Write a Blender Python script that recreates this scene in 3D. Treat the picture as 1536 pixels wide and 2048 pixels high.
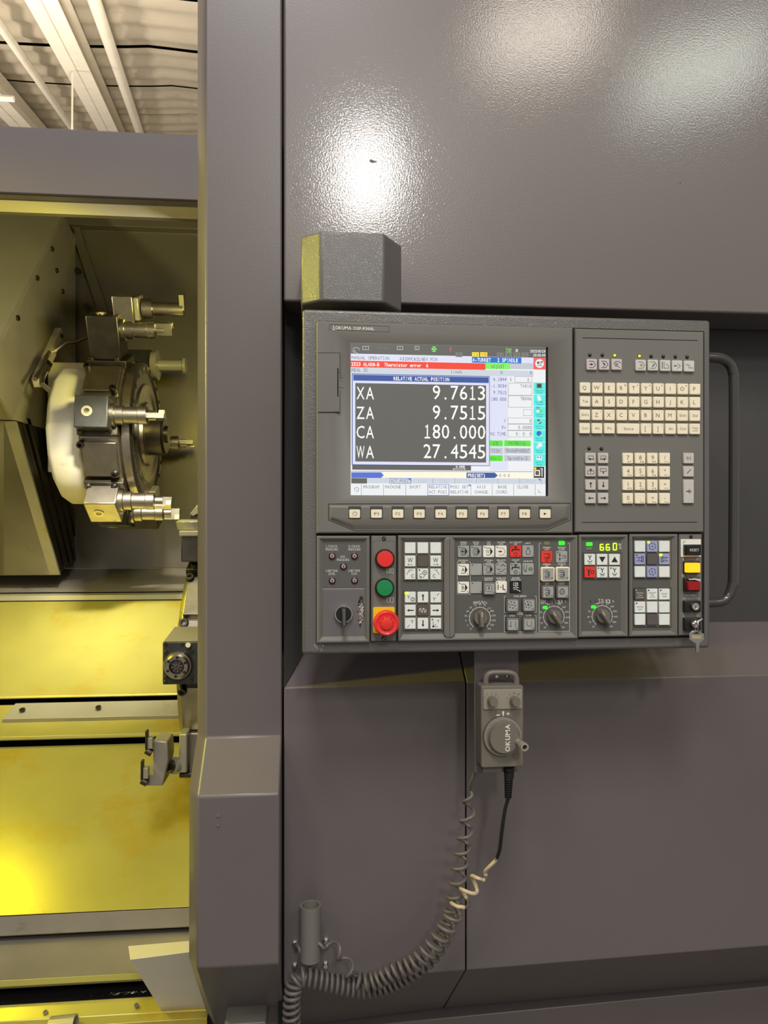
import bpy, bmesh, math, random
from mathutils import Vector, Matrix
random.seed(7)
for _o in list(bpy.data.objects): bpy.data.objects.remove(_o)
SC = bpy.context.scene; COL = SC.collection
PI = math.pi; R_ = math.radians
# ------------------------------------------------------------------ camera
CAMZ = 1.45; F = 1480.0; YAW = R_(5.4); CX, CY = 768.0, 1057.0
cd = bpy.data.cameras.new('camera'); cam = bpy.data.objects.new('camera', cd); COL.objects.link(cam)
cd.sensor_fit = 'VERTICAL'; cd.sensor_height = 36; cd.lens = F / 2048 * 36; cd.shift_y = 33 / 2048
cd.clip_start = 0.02; cd.clip_end = 100
cam.location = (0, 0, CAMZ); cam.rotation_euler = (PI / 2, 0, -YAW)
SC.camera = cam
# ------------------------------------------------------------------ light and exposure
SC.view_settings.view_transform = 'Standard'; SC.view_settings.look = 'None'
SC.view_settings.exposure = 0; SC.view_settings.gamma = 1; SC.view_settings.use_curve_mapping = False
w = bpy.data.worlds.new('world'); SC.world = w; w.use_nodes = True
w.node_tree.nodes['Background'].inputs[0].default_value = (1.0, 0.97, 0.95, 1)
w.node_tree.nodes['Background'].inputs[1].default_value = 0.42
def area(name, loc, tgt, sx, sy, power, col=(1, 1, 1), spread=180):
    l = bpy.data.lights.new(name, 'AREA'); l.shape = 'RECTANGLE'; l.size = sx; l.size_y = sy
    l.energy = power; l.color = col; l.spread = R_(spread)
    o = bpy.data.objects.new(name, l); COL.objects.link(o); o.location = loc
    d = Vector(tgt) - Vector(loc); o.rotation_euler = d.to_track_quat('-Z', 'Y').to_euler(); return o
def point(name, loc, power, col, r=0.1, spot=None, tgt=None):
    l = bpy.data.lights.new(name, 'SPOT' if spot else 'POINT'); l.energy = power; l.color = col; l.shadow_soft_size = r
    o = bpy.data.objects.new(name, l); COL.objects.link(o); o.location = loc
    if spot:
        l.spot_size = R_(spot); l.spot_blend = 0.5
        o.rotation_euler = (Vector(tgt) - Vector(loc)).to_track_quat('-Z', 'Y').to_euler()
    return o
WARM = (1.0, 0.9, 0.78)
# high bay lamps of the hall, behind and above the camera, and added fill
area('high_bay_or_fill', (0.55, -5.2, CAMZ + 3.72), (0.1, 1.3, CAMZ + .3), 0.40, 0.72, 105, (1, 0.97, 0.9))
area('high_bay_or_fill', (2.02, -3.9, CAMZ + 4.45), (0.5, 1, 1.2), 1.0, 0.5, 34, (1, 0.9, 0.75))
area('high_bay_or_fill', (3.53, -3.9, CAMZ + 4.2), (0.5, 1, 1.2), 1.15, 0.55, 30, (0.93, 1, 0.88))
area('high_bay_or_fill', (-0.3, -2.3, CAMZ + 4.9), (0.2, 1.3, CAMZ + .2), 1.2, 1.2, 165, (1, 0.98, 0.97))  # added unseen light for the main diffuse brightness
area('high_bay_or_fill', (-3.2, -3.0, CAMZ + 4.6), (0.2, 1.3, CAMZ - .2), 0.8, 0.8, 55, (1, 0.95, 0.88))
point('roof_fill', (-1.6, 6.5, CAMZ + 2.6), 400, WARM, 0.3)  # unseen point lights added to brighten the roof
point('roof_fill', (-5.5, 8.5, CAMZ + 2.6), 560, WARM, 0.3)
point('roof_fill', (3.5, 8.0, CAMZ + 2.6), 400, WARM, 0.3)
# work lamps of the machine, with added fill lights among them
point('machine_lamp_or_fill', (-1.12, 1.86, CAMZ + 0.40), 17, (1, 0.89, 0.0), 0.04, 125, (-0.95, 1.85, CAMZ - 0.8))
point('machine_lamp_or_fill', (-0.27, 1.78, CAMZ + 0.46), 8, (1, 0.90, 0.0), 0.05, 170, (-1.1, 2.1, CAMZ + 0.35))
point('machine_lamp_or_fill', (-1.5, 1.66, CAMZ + 0.62), 26, (1, 0.91, 0.5), 0.05, 75, (-1.0, 2.35, CAMZ + 0.72))  # added spot that brightens the slanted guard
point('machine_lamp_or_fill', (-1.5, 1.19, CAMZ + 0.95), 75, (1, 0.90, 0.08), 0.02, 62, (-0.1, 1.2, CAMZ - 0.1))  # added yellow spot for the column slope and panel's left edges
area('machine_lamp_or_fill', (-0.42, 1.66, CAMZ + 0.60), (-0.66, 2.45, CAMZ - 0.3), 0.16, 0.03, 2.5, (1, 0.95, 0.85), 45)  # added narrow light for a pale streak on the back wall
area('machine_lamp_or_fill', (-0.12, 1.75, CAMZ + 0.55), (-0.9, 2.4, CAMZ + 0.3), 0.3, 0.06, 3.5, (1, 0.94, 0.72))
# ------------------------------------------------------------------ projection helpers (photo pixel -> point on a plane)
c5, s5 = math.cos(YAW), math.sin(YAW)
def ray(px, py):
    u = (px - CX) / F; v = (CY - py) / F
    return Vector((c5 * u + s5, c5 - s5 * u, v))
def W(px, py, Y):
    d = ray(px, py); t = Y / d.y
    return Vector((d.x * t, Y, CAMZ + d.z * t))
def WX(px, py, X):
    d = ray(px, py); t = X / d.x
    return Vector((X, d.y * t, CAMZ + d.z * t))
def R(x0, y0, x1, y1, Y):
    xc, yc = (x0 + x1) / 2, (y0 + y1) / 2
    return W(x0, yc, Y).x, W(x1, yc, Y).x, W(xc, y1, Y).z, W(xc, y0, Y).z
def SPX(px, Y): return W(px + .5, 1000, Y).x - W(px - .5, 1000, Y).x
def S(r, g, b):
    f = lambda c: (c / 255 / 12.92) if c / 255 < 0.04045 else ((c / 255 + 0.055) / 1.055) ** 2.4
    return (f(r), f(g), f(b), 1)
# ------------------------------------------------------------------ materials
def mat(name, col, rough=0.5, metal=0.0, var=0.06, vs=6.0, bump=0.0, bs=400.0, coat=0.0, emit=0.0, spec=0.5, dirt=None, ds=3.0, dth=0.62):
    m = bpy.data.materials.new(name); m.use_nodes = True; nt = m.node_tree; b = nt.nodes['Principled BSDF']
    N, L = nt.nodes.new, nt.links.new
    tc = N('ShaderNodeTexCoord')
    nz = N('ShaderNodeTexNoise'); nz.inputs['Scale'].default_value = vs; nz.inputs['Detail'].default_value = 4
    L(tc.outputs['Object'], nz.inputs['Vector'])
    rp = N('ShaderNodeValToRGB'); c = col
    rp.color_ramp.elements[0].position = 0.3; rp.color_ramp.elements[1].position = 0.7
    rp.color_ramp.elements[0].color = tuple(x * (1 - var) for x in c[:3]) + (1,)
    rp.color_ramp.elements[1].color = tuple(min(1, x * (1 + var)) for x in c[:3]) + (1,)
    L(nz.outputs['Fac'], rp.inputs['Fac']); out = rp.outputs['Color']
    if dirt:
        n2 = N('ShaderNodeTexNoise'); n2.inputs['Scale'].default_value = ds; n2.inputs['Detail'].default_value = 8; n2.inputs['Roughness'].default_value = 0.7
        L(tc.outputs['Object'], n2.inputs['Vector'])
        r2 = N('ShaderNodeValToRGB'); r2.color_ramp.elements[0].position = dth; r2.color_ramp.elements[1].position = min(1, dth + 0.12)
        L(n2.outputs['Fac'], r2.inputs['Fac'])
        mx = N('ShaderNodeMix'); mx.data_type = 'RGBA'; L(r2.outputs['Color'], mx.inputs['Factor']); L(out, mx.inputs['A']); mx.inputs['B'].default_value = dirt
        out = mx.outputs['Result']
    if emit > 0:
        b.inputs['Base Color'].default_value = (0.02, 0.02, 0.02, 1); b.inputs['Emission Strength'].default_value = emit
        L(out, b.inputs['Emission Color'])
    else: L(out, b.inputs['Base Color'])
    b.inputs['Roughness'].default_value = rough; b.inputs['Metallic'].default_value = metal
    b.inputs['Specular IOR Level'].default_value = spec
    if coat: b.inputs['Coat Weight'].default_value = coat; b.inputs['Coat Roughness'].default_value = 0.06
    if bump:
        n3 = N('ShaderNodeTexNoise'); n3.inputs['Scale'].default_value = bs; n3.inputs['Detail'].default_value = 3
        L(tc.outputs['Object'], n3.inputs['Vector'])
        bp = N('ShaderNodeBump'); bp.inputs['Strength'].default_value = bump; bp.inputs['Distance'].default_value = 0.001
        L(n3.outputs['Fac'], bp.inputs['Height']); L(bp.outputs['Normal'], b.inputs['Normal'])
        if coat: L(bp.outputs['Normal'], b.inputs['Coat Normal'])
    return m
M = {}
M['paint'] = mat('grey_enamel', S(103, 95, 95), 0.34, var=0.05, vs=2.5, bump=0.10, bs=260, spec=0.45)
M['gloss'] = mat('grey_gloss_enamel', S(110, 101, 99), 0.32, var=0.05, vs=2.0, bump=0.16, bs=300, spec=0.4, coat=0.6)
M['handle'] = mat('dark_handle_enamel', S(62, 59, 57), 0.2, var=0.05, coat=0.5)
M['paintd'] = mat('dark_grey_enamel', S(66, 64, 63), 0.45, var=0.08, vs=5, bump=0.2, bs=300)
M['house'] = mat('textured_housing_enamel', S(98, 94, 91), 0.36, var=0.05, vs=8, bump=0.5, bs=520, coat=0.4)
M['bezel'] = mat('bezel_plastic', S(112, 109, 102), 0.5, var=0.04, vs=12, bump=0.08, bs=900)
M['plate'] = mat('operating_plate', S(88, 87, 83), 0.5, var=0.05, vs=10, bump=0.05, bs=700)
M['plate2'] = mat('switch_plate_enamel', S(104, 99, 100), 0.45, var=0.06, vs=10)
M['black'] = mat('black_plastic', S(24, 23, 22), 0.4, var=0.15)
M['gap'] = mat('black_gap', S(10, 10, 10), 0.8, var=0.1)
M['ink'] = mat('black_print', S(28, 27, 27), 0.6)
M['inkg'] = mat('grey_print', S(112, 108, 100), 0.6)
M['inkb'] = mat('blue_print', S(40, 44, 80), 0.6)
M['white'] = mat('white_print', S(226, 222, 212), 0.6)
M['cream'] = mat('cream_key_plastic', S(247, 235, 206), 0.5, var=0.03, vs=60)
M['pinkk'] = mat('pale_mauve_key_plastic', S(205, 192, 192), 0.5, var=0.03, vs=60)
M['greyk'] = mat('pale_grey_key_plastic', S(206, 205, 196), 0.5, var=0.03, vs=60)
M['lgk'] = mat('warm_grey_key_plastic', S(200, 193, 185), 0.5, var=0.03, vs=60)
M['keyw'] = mat('white_key_film', S(232, 236, 230), 0.4, var=0.04, vs=80)
M['opg'] = mat('grey_key_film', S(164, 165, 160), 0.4, var=0.03, vs=60)
M['opw'] = mat('bright_white_key_film', S(244, 240, 226), 0.4, var=0.03)
M['blue'] = mat('lilac_key_film', S(160, 164, 200), 0.4, var=0.03)
M['drk'] = mat('dark_key_film', S(92, 85, 82), 0.45, var=0.05)
M['red'] = mat('red_plastic', S(232, 48, 44), 0.35, var=0.05)
M['redk'] = mat('red_key_film', S(236, 58, 46), 0.4, var=0.04)
M['green'] = mat('green_plastic', S(20, 132, 74), 0.35, var=0.08)
M['yellow'] = mat('yellow_plate', S(238, 196, 20), 0.4, var=0.05)
M['drred'] = mat('dark_red_lens', S(158, 12, 18), 0.25, var=0.1)
M['chrome'] = mat('chrome', S(215, 212, 205), 0.18, 1.0, var=0.05)
M['steel'] = mat('machined_steel', S(168, 160, 146), 0.34, 1.0, var=0.14, vs=25, bump=0.1, bs=150, dirt=S(96, 88, 70), ds=14)
M['steeld'] = mat('oily_dark_steel', S(92, 86, 76), 0.38, 1.0, var=0.2, vs=20, bump=0.1, bs=150)
M['holder'] = mat('blackened_holder_steel', S(72, 72, 68), 0.42, 0.6, var=0.15, vs=30, bump=0.1)
M['castw'] = mat('white_cast_paint', S(232, 224, 200), 0.5, var=0.05, vs=8, bump=0.5, bs=60, dirt=S(190, 178, 140), ds=6)
M['brass'] = mat('brass', S(222, 208, 165), 0.35, 0.7)
M['filmlit'] = mat('coolant_lamp_yellow_sheet', S(172, 163, 80), 0.3, 0.3, var=0.08, vs=5, bump=0.12, bs=30, dirt=S(172, 150, 50), ds=4, dth=0.52)  # coolant stain, with the yellow of the lamplight put into the colour
M['cover'] = mat('oiled_sheet_steel', S(160, 154, 130), 0.3, 0.3, var=0.08, vs=5, bump=0.1, bs=30, dirt=S(150, 140, 90), ds=5, dth=0.60)
M['coverd'] = mat('dull_sheet_steel', S(150, 142, 128), 0.42, 0.35, var=0.12, vs=6, bump=0.1, bs=40, dirt=S(100, 92, 74), ds=7)
M['wall'] = mat('interior_sheet', S(120, 113, 98), 0.36, 0.5, var=0.14, vs=3, bump=0.08, bs=20)
M['wedge'] = mat('pale_enamel', S(224, 216, 196), 0.42, var=0.04)
M['roof'] = mat('roof_liner', S(190, 180, 160), 0.35, 0.1, var=0.12, vs=1.6, bump=0.6, bs=5, dirt=S(160, 146, 124), ds=1.2, dth=0.55)
M['seam'] = mat('roof_seam', S(96, 86, 74), 0.7)
M['purlin'] = mat('white_purlin_paint', S(232, 224, 205), 0.5, var=0.05)
M['floor'] = mat('grey_floor', S(110, 106, 100), 0.5, var=0.15)
M['cord'] = mat('grey_cord_rubber', S(98, 91, 88), 0.5, var=0.12, vs=30)
M['worn'] = mat('taped_cord', S(196, 176, 146), 0.6, var=0.2, vs=90, dirt=S(90, 80, 68), ds=60, dth=0.55)
M['pend'] = mat('pendant_plastic', S(112, 105, 94), 0.45, var=0.06, vs=15, bump=0.1, bs=500)
M['pendl'] = mat('pendant_plate', S(146, 139, 124), 0.4, var=0.04)
M['chip'] = mat('swarf', S(200, 195, 180), 0.3, 1.0)
M['primer'] = mat('exposed_primer', S(226, 206, 178), 0.7)
def em(name, c, e=1.0): M[name] = mat(name, S(*c), 0.25, emit=e, var=0.02)
em('e_white', (236, 238, 240)); em('e_lav', (222, 224, 244)); em('e_dark', (104, 102, 96), .85); em('e_red', (244, 66, 44)); em('e_grn', (88, 232, 44))
em('e_lgrn', (128, 240, 92)); em('e_grey', (196, 198, 208)); em('e_blue', (52, 84, 158)); em('e_bblue', (22, 110, 204)); em('e_lblue', (84, 112, 208))
em('e_cyan', (84, 236, 224)); em('e_cream', (252, 246, 222)); em('e_txt', (92, 98, 108)); em('e_txtl', (176, 196, 208)); em('e_yel', (248, 232, 40))
em('e_gry2', (122, 120, 116)); em('e_tblue', (70, 78, 140)); em('e_hot', (255, 255, 250)); em('e_bar', (206, 212, 222)); em('e_teal', (20, 110, 130))
em('e_pink', (238, 96, 92)); em('e_ltx', (190, 190, 184)); em('e_icon', (54, 50, 46))
em('led_green', (40, 245, 30), 1.6); em('led_lime', (190, 250, 30), 1.7); em('led_amber', (255, 205, 20), 1.6); em('lamp_orange', (255, 176, 0), 1.7)
em('led_dim', (120, 118, 76), .8)
# ------------------------------------------------------------------ glyphs
BARS = {'1': [(.42, .58, 0, 1), (.12, .88, 0, .11), (.22, .44, .80, .90)], 'I': [(.42, .58, 0, 1), (.15, .85, 0, .1), (.15, .85, .9, 1)]}
def make_glyphs():
    G = {}; tmp = []
    for bold in (0, 1):
        for ch in [chr(i) for i in range(33, 127)]:
            c = bpy.data.curves.new('g', 'FONT'); c.body = ch; c.size = 1; c.resolution_u = 2; c.offset = 0.022 if bold else 0.0
            o = bpy.data.objects.new('g', c); COL.objects.link(o); tmp.append((bold, ch, o, c))
    dg = bpy.context.evaluated_depsgraph_get(); dg.update()
    for bold, ch, o, c in tmp:
        me = o.evaluated_get(dg).to_mesh()
        G[(bold, ch)] = ([(v.co.x, v.co.y) for v in me.vertices], [tuple(p.vertices) for p in me.polygons])
        o.evaluated_get(dg).to_mesh_clear()
    for bold, ch, o, c in tmp: bpy.data.objects.remove(o); bpy.data.curves.remove(c)
    cap = max(y for x, y in G[(0, 'H')][0])
    for k, (vs, fs) in G.items():
        x0 = min(x for x, y in vs); x1 = max(x for x, y in vs)
        G[k] = ([((x - x0) / cap, y / cap) for x, y in vs], fs, (x1 - x0) / cap)
    return G
G = make_glyphs()
# ------------------------------------------------------------------ mesh builder
class MB:
    def __init__(s): s.v = []; s.f = []; s.m = []; s.mats = []
    def mi(s, m):
        if m not in s.mats: s.mats.append(m)
        return s.mats.index(m)
    def add(s, vs, fs, m):
        b = len(s.v); s.v += [tuple(x) for x in vs]; i = s.mi(m)
        for f in fs: s.f.append(tuple(b + k for k in f)); s.m.append(i)
    def hexa(s, p, m):   # p: 4 front corners, 4 back corners
        s.add(p, [(0, 1, 2, 3), (7, 6, 5, 4), (0, 4, 5, 1), (1, 5, 6, 2), (2, 6, 7, 3), (3, 7, 4, 0)], m); return s
    def box(s, x0, x1, y0, y1, z0, z1, m):
        return s.hexa([(x0, y0, z0), (x1, y0, z0), (x1, y0, z1), (x0, y0, z1), (x0, y1, z0), (x1, y1, z0), (x1, y1, z1), (x0, y1, z1)], m)
    def prism(s, pts, y0, y1, m):      # polygon in xz, front y0, back y1
        n = len(pts); vs = [(x, y0, z) for x, z in pts] + [(x, y1, z) for x, z in pts]
        s.add(vs, [tuple(range(n)), tuple(range(2 * n - 1, n - 1, -1))] + [(i, n + i, n + (i + 1) % n, (i + 1) % n) for i in range(n)], m); return s
    def prof(s, pts, x0, x1, m):       # polygon in yz, extruded along x
        n = len(pts); vs = [(x0, y, z) for y, z in pts] + [(x1, y, z) for y, z in pts]
        s.add(vs, [tuple(range(n)), tuple(range(2 * n - 1, n - 1, -1))] + [(i, n + i, n + (i + 1) % n, (i + 1) % n) for i in range(n)], m); return s
    def loft(s, rings, m, caps=(True, True), close=True):
        n = len(rings[0]); vs = [v for r in rings for v in r]; fs = []
        for k in range(len(rings) - 1):
            for i in range(n if close else n - 1):
                j = (i + 1) % n; fs.append((k * n + i, k * n + j, (k + 1) * n + j, (k + 1) * n + i))
        if caps[0]: fs.append(tuple(range(n - 1, -1, -1)))
        if caps[1]: fs.append(tuple(range((len(rings) - 1) * n, len(rings) * n)))
        s.add(vs, fs, m); return s
    def rrect(s, cx, cz, w, h, r, yf, yb, m, ch=0.0, n=3, flare=0.0):   # rounded block facing -y
        def ring(w, h, r, y):
            out = []
            for (sx, sz, a0) in ((1, 1, 0), (-1, 1, 90), (-1, -1, 180), (1, -1, 270)):
                for k in range(n + 1):
                    a = R_(a0 + 90 * k / n); out.append((cx + sx * (w / 2 - r) + r * math.cos(a), y, cz + sz * (h / 2 - r) + r * math.sin(a)))
            return out
        rs = [ring(w + flare, h + flare, r, yb)]
        if ch: rs += [ring(w, h, r, yf + ch), ring(w - 2 * ch, h - 2 * ch, max(r - ch, r * .4), yf)]
        else: rs += [ring(w, h, r, yf)]
        return s.loft(rs, m)
    def lathe(s, prof, o, ax, m, n=24, caps=(True, True)):   # prof [(r,h)] along axis
        ax = Vector(ax).normalized(); o = Vector(o)
        a = Vector((0, 0, 1)) if abs(ax.z) < 0.9 else Vector((1, 0, 0)); u = ax.cross(a).normalized(); v = ax.cross(u)
        return s.loft([[o + ax * h + (u * math.cos(2 * PI * k / n) + v * math.sin(2 * PI * k / n)) * max(r, 1e-5) for k in range(n)] for r, h in prof], m, caps)
    def cyl(s, p0, p1, r, m, n=16, r1=None):
        p0 = Vector(p0); p1 = Vector(p1); L = (p1 - p0).length
        return s.lathe([(r, 0), (r if r1 is None else r1, L)], p0, p1 - p0, m, n)
    def tube(s, pts, r, m, n=8, rf=None, split=None):
        pts = [Vector(p) for p in pts]; T = [(pts[min(i + 1, len(pts) - 1)] - pts[max(i - 1, 0)]).normalized() for i in range(len(pts))]
        u = T[0].orthogonal().normalized(); rings = []
        for i, p in enumerate(pts):
            u = (u - T[i] * u.dot(T[i])).normalized(); v = T[i].cross(u); rr = rf(i / (len(pts) - 1)) if rf else r
            rings.append([p + (u * math.cos(2 * PI * k / n) + v * math.sin(2 * PI * k / n)) * rr for k in range(n)])
        if split:
            b = 0
            for e, mm in split:
                e2 = min(len(rings), int(e * len(rings)) + 1); s.loft(rings[b:e2], mm); b = e2 - 1
            return s
        return s.loft(rings, m)
    def obox(s, o, ax, e, m):          # o centre, ax three unit vectors, e three (min,max)
        c = lambda i, j, k: Vector(o) + ax[0] * e[0][i] + ax[1] * e[1][j] + ax[2] * e[2][k]
        return s.hexa([c(0, 0, 0), c(1, 0, 0), c(1, 1, 0), c(0, 1, 0), c(0, 0, 1), c(1, 0, 1), c(1, 1, 1), c(0, 1, 1)], m)
    # flat print facing -y, world units
    def quad(s, x0, x1, z0, z1, y, m): s.add([(x0, y, z0), (x1, y, z0), (x1, y, z1), (x0, y, z1)], [(0, 1, 2, 3)], m); return s
    def poly(s, pts, y, m): s.add([(x, y, z) for x, z in pts], [tuple(range(len(pts)))], m); return s
    def line(s, pts, wd, y, m, closed=False):
        pts = [Vector((p[0], p[1])) for p in pts]; n = len(pts)
        L = []
        for i, p in enumerate(pts):
            a = pts[i - 1] if (i > 0 or closed) else None; b = pts[(i + 1) % n] if (i < n - 1 or closed) else None
            d1 = (p - a).normalized() if a is not None and (p - a).length > 1e-9 else None; d2 = (b - p).normalized() if b is not None and (b - p).length > 1e-9 else None
            d1 = d1 or d2 or Vector((1, 0)); d2 = d2 or d1
            n1 = Vector((-d1.y, d1.x)); n2 = Vector((-d2.y, d2.x)); mm = n1 + n2
            mm = n1 if mm.length < 1e-3 else mm.normalized(); k = wd / 2 / max(0.4, mm.dot(n1)); L.append((p + mm * k, p - mm * k))
        vs = [(q.x, y, q.y) for ab in L for q in ab]
        s.add(vs, [(2 * i, 2 * i + 1, 2 * ((i + 1) % n) + 1, 2 * ((i + 1) % n)) for i in range(n if closed else n - 1)], m); return s
    def arc(s, cx, cz, r, a0, a1, wd, y, m, n=20):
        full = abs(a1 - a0) >= 359.9
        return s.line([(cx + r * math.cos(R_(a0 + (a1 - a0) * k / n)), cz + r * math.sin(R_(a0 + (a1 - a0) * k / n))) for k in range(n if full else n + 1)], wd, y, m, full)
    def disc(s, cx, cz, r, y, m, n=16): return s.poly([(cx + r * math.cos(2 * PI * k / n), cz + r * math.sin(2 * PI * k / n)) for k in range(n)], y, m)
    def text(s, t, cx, cz, h, y, m, width=None, mono=False, align='c', bold=0, gap=0.16, rot=0):
        i = s.mi(m); gl = []; x = 0
        if mono:
            cell = (width or h * 0.78 * len(t)) / max(1, len(t))
            for k, ch in enumerate(t):
                if ch == ' ': continue
                if ch in BARS:
                    for (a0, a1, b0, b1) in BARS[ch]:
                        b = len(s.v); q0, q1 = k * cell + cell * (.1 + .8 * a0), k * cell + cell * (.1 + .8 * a1); off = {'c': -cell * len(t) / 2, 'l': 0, 'r': -cell * len(t)}[align]
                        s.v += [(cx + off + q0, y, cz + b0 * h - h / 2), (cx + off + q1, y, cz + b0 * h - h / 2), (cx + off + q1, y, cz + b1 * h - h / 2), (cx + off + q0, y, cz + b1 * h - h / 2)]; s.f.append((b, b + 1, b + 2, b + 3)); s.m.append(i)
                    continue
                vs, fs, gw = G[(bold, ch)]; sx = min(h, cell * 0.84 / max(gw, .01)) if ch not in 'il1.,:I' else h * .85
                gl.append((vs, fs, k * cell + (cell - gw * sx) / 2, sx))
            tot = cell * len(t)
        else:
            for ch in t:
                if ch == ' ': x += .38; continue
                vs, fs, gw = G[(bold, ch)]; gl.append((vs, fs, x, 1)); x += gw + gap
            tot = max(x - gap, .01); k = (width / tot) if width else h
            gl = [(a, b, c * k, k) for a, b, c, d in gl]; tot *= k
        off = {'c': -tot / 2, 'l': 0, 'r': -tot}[align]; ca, sa = math.cos(rot), math.sin(rot)
        for vs, fs, ox, sx in gl:
            b = len(s.v)
            for (vx, vy) in vs:
                a = off + ox + vx * sx; c = vy * h - h / 2
                s.v.append((cx + a * ca - c * sa, y, cz + a * sa + c * ca))
            for f in fs: s.f.append(tuple(b + q for q in f)); s.m.append(i)
        return s
    # the same, in photo pixels on plane Y
    def P(s, x, y, Y): p = W(x, y, Y); return (p.x, p.z)
    def pq(s, x0, y0, x1, y1, Y, m): a = R(x0, y0, x1, y1, Y); return s.quad(*a, Y, m)
    def pt(s, t, x, y, h, Y, m, width=None, **k):
        p = W(x, y, Y); q = SPX(x, Y); return s.text(t, p.x, p.z, h * q, Y, m, width * q if width else None, **k)
    def pl(s, pts, wd, Y, m, closed=False): return s.line([s.P(a, b, Y) for a, b in pts], wd * SPX(pts[0][0], Y), Y, m, closed)
    def pp(s, pts, Y, m): return s.poly([s.P(a, b, Y) for a, b in pts], Y, m)
    def build(s, name, parent=None, bevel=0, segs=2, smooth=35, loc=None, wn=True):
        me = bpy.data.meshes.new(name)
        if loc is not None: L = Vector(loc); vs = [tuple(Vector(v) - L) for v in s.v]
        else: vs = s.v
        me.from_pydata(vs, [], s.f)
        for k in s.mats: me.materials.append(M[k])
        me.polygons.foreach_set('material_index', s.m)
        if wn:
            bm = bmesh.new(); bm.from_mesh(me); bmesh.ops.recalc_face_normals(bm, faces=bm.faces); bm.to_mesh(me); bm.free()
        if smooth: me.shade_smooth(); me.set_sharp_from_angle(angle=R_(smooth))
        o = bpy.data.objects.new(name, me); COL.objects.link(o)
        if bevel:
            b = o.modifiers.new('bevel', 'BEVEL'); b.width = bevel; b.segments = segs; b.limit_method = 'ANGLE'; b.angle_limit = R_(28); b.harden_normals = False
        if loc is not None: o.location = loc
        if parent is not None:
            o.parent = parent
            if loc is None: o.location = -org(parent)
            else: o.location = Vector(loc) - org(parent)
        return o
def org(o):
    v = Vector(o.location)
    while o.parent: o = o.parent; v += Vector(o.location)
    return v
def thing(name, label, cat, loc, group=None):
    o = bpy.data.objects.new(name, None); COL.objects.link(o); o.location = loc; o.empty_display_size = 0.1
    tag(o, label, cat, group); return o
def tag(o, label=None, cat=None, group=None, kind=None):
    if label: o['label'] = label
    if cat: o['category'] = cat
    if group: o['group'] = group
    if kind: o['kind'] = kind
    return o
# ------------------------------------------------------------------ the hall: floor, roof, walls
FZ = 0.0
tag(MB().box(-9, 9, -7, 16, FZ - 0.1, FZ, 'floor').build('floor'), kind='structure')
def roofz(y): return CAMZ + 3.0 + 0.284 * y
ceil = MB().prof([(2.2, roofz(2.2) + .3), (16, roofz(16) + .3), (16, roofz(16) + .34), (2.2, roofz(2.2) + .34)], -9, 9, 'seam').box(-9, 9, -7, 2.2, CAMZ + 5.6, CAMZ + 5.65, 'roof').build('ceiling'); tag(ceil, kind='structure')
ys = [3.2 + 1.5 * k for k in range(9)]
for k in range(len(ys) - 1):                                    # sagging roof panels between the seams
    rows = []; y0, y1 = ys[k] + .03, ys[k + 1] - .03
    for i in range(19):
        t = i / 18; y = y0 + (y1 - y0) * t; row = []
        for j in range(73):
            x = -9 + j * .25
            sag = .07 * abs(math.sin(PI * (x + 1.95) / 3.1)) ** .7 * (1 if x > -5 else .7)
            edge = .03 * (1 - abs(2 * t - 1) ** 8); row.append((x, y, roofz(y) + .25 - sag - edge + .02 * math.sin(t * 19 + k)))
        rows.append(row)
    MB().loft(rows, 'roof', (False, False), False).build('roof_panel', ceil, wn=False, smooth=60)
dirv = Vector((-.148, 1, .284))
def purlin(px, py, wd, h, nm='purlin', round_=False):
    d = ray(px, py); t = (3.0 + .0) / (d.z - .284 * d.y); p = d * t + Vector((0, 0, CAMZ)); p = p - Vector((0, 0, .03))
    a = p - dirv * (p.y - 2.5); b = p + dirv * (15 - p.y); m = MB()
    if round_: m.cyl(a, b, wd / 2, 'purlin', 12)
    else:
        s = Vector((1, 0, 0)); u = Vector((0, 0, 1))
        for (e0, e1, f0, f1) in ((-wd / 2, wd / 2, -h / 2, -h / 2 + .012), (-.008, .008, -h / 2, h / 2), (-wd / 2, wd / 2, h / 2 - .012, h / 2)):
            m.hexa([a + s * e0 + u * f0, a + s * e1 + u * f0, a + s * e1 + u * f1, a + s * e0 + u * f1, b + s * e0 + u * f0, b + s * e1 + u * f0, b + s * e1 + u * f1, b + s * e0 + u * f1], 'purlin')
    return m.build(nm, ceil)
purlin(124, 50, .30, .28); purlin(211, 60, .13, 0, round_=True); purlin(38, 100, .10, 0, round_=True); purlin(12, 200, .32, .28)
MB().tube([W(0, 196, 9) , W(28, 198, 9)], .035, 'purlin').build('conduit', ceil)
MB().tube([W(145, 146, 9), W(144, 300, 9)], .012, 'purlin', 6).build('pull_cord', ceil)
tag(MB().box(-9, 9, 15.9, 16, 0, 9, 'roof').build('wall_back'), kind='structure')
# ------------------------------------------------------------------ machine enclosure
YC = 1.30; YL = 1.21
mach = thing('lathe_enclosure', 'dark grey enamelled machine enclosure with tall column and open doorway left of the control panel', 'machine', (0.3, 1.6, 0))
def seg(px, Y): return W(px, 1000, Y).x
zz = lambda y, Y=YC, x=500: W(x, y, Y).z
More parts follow.
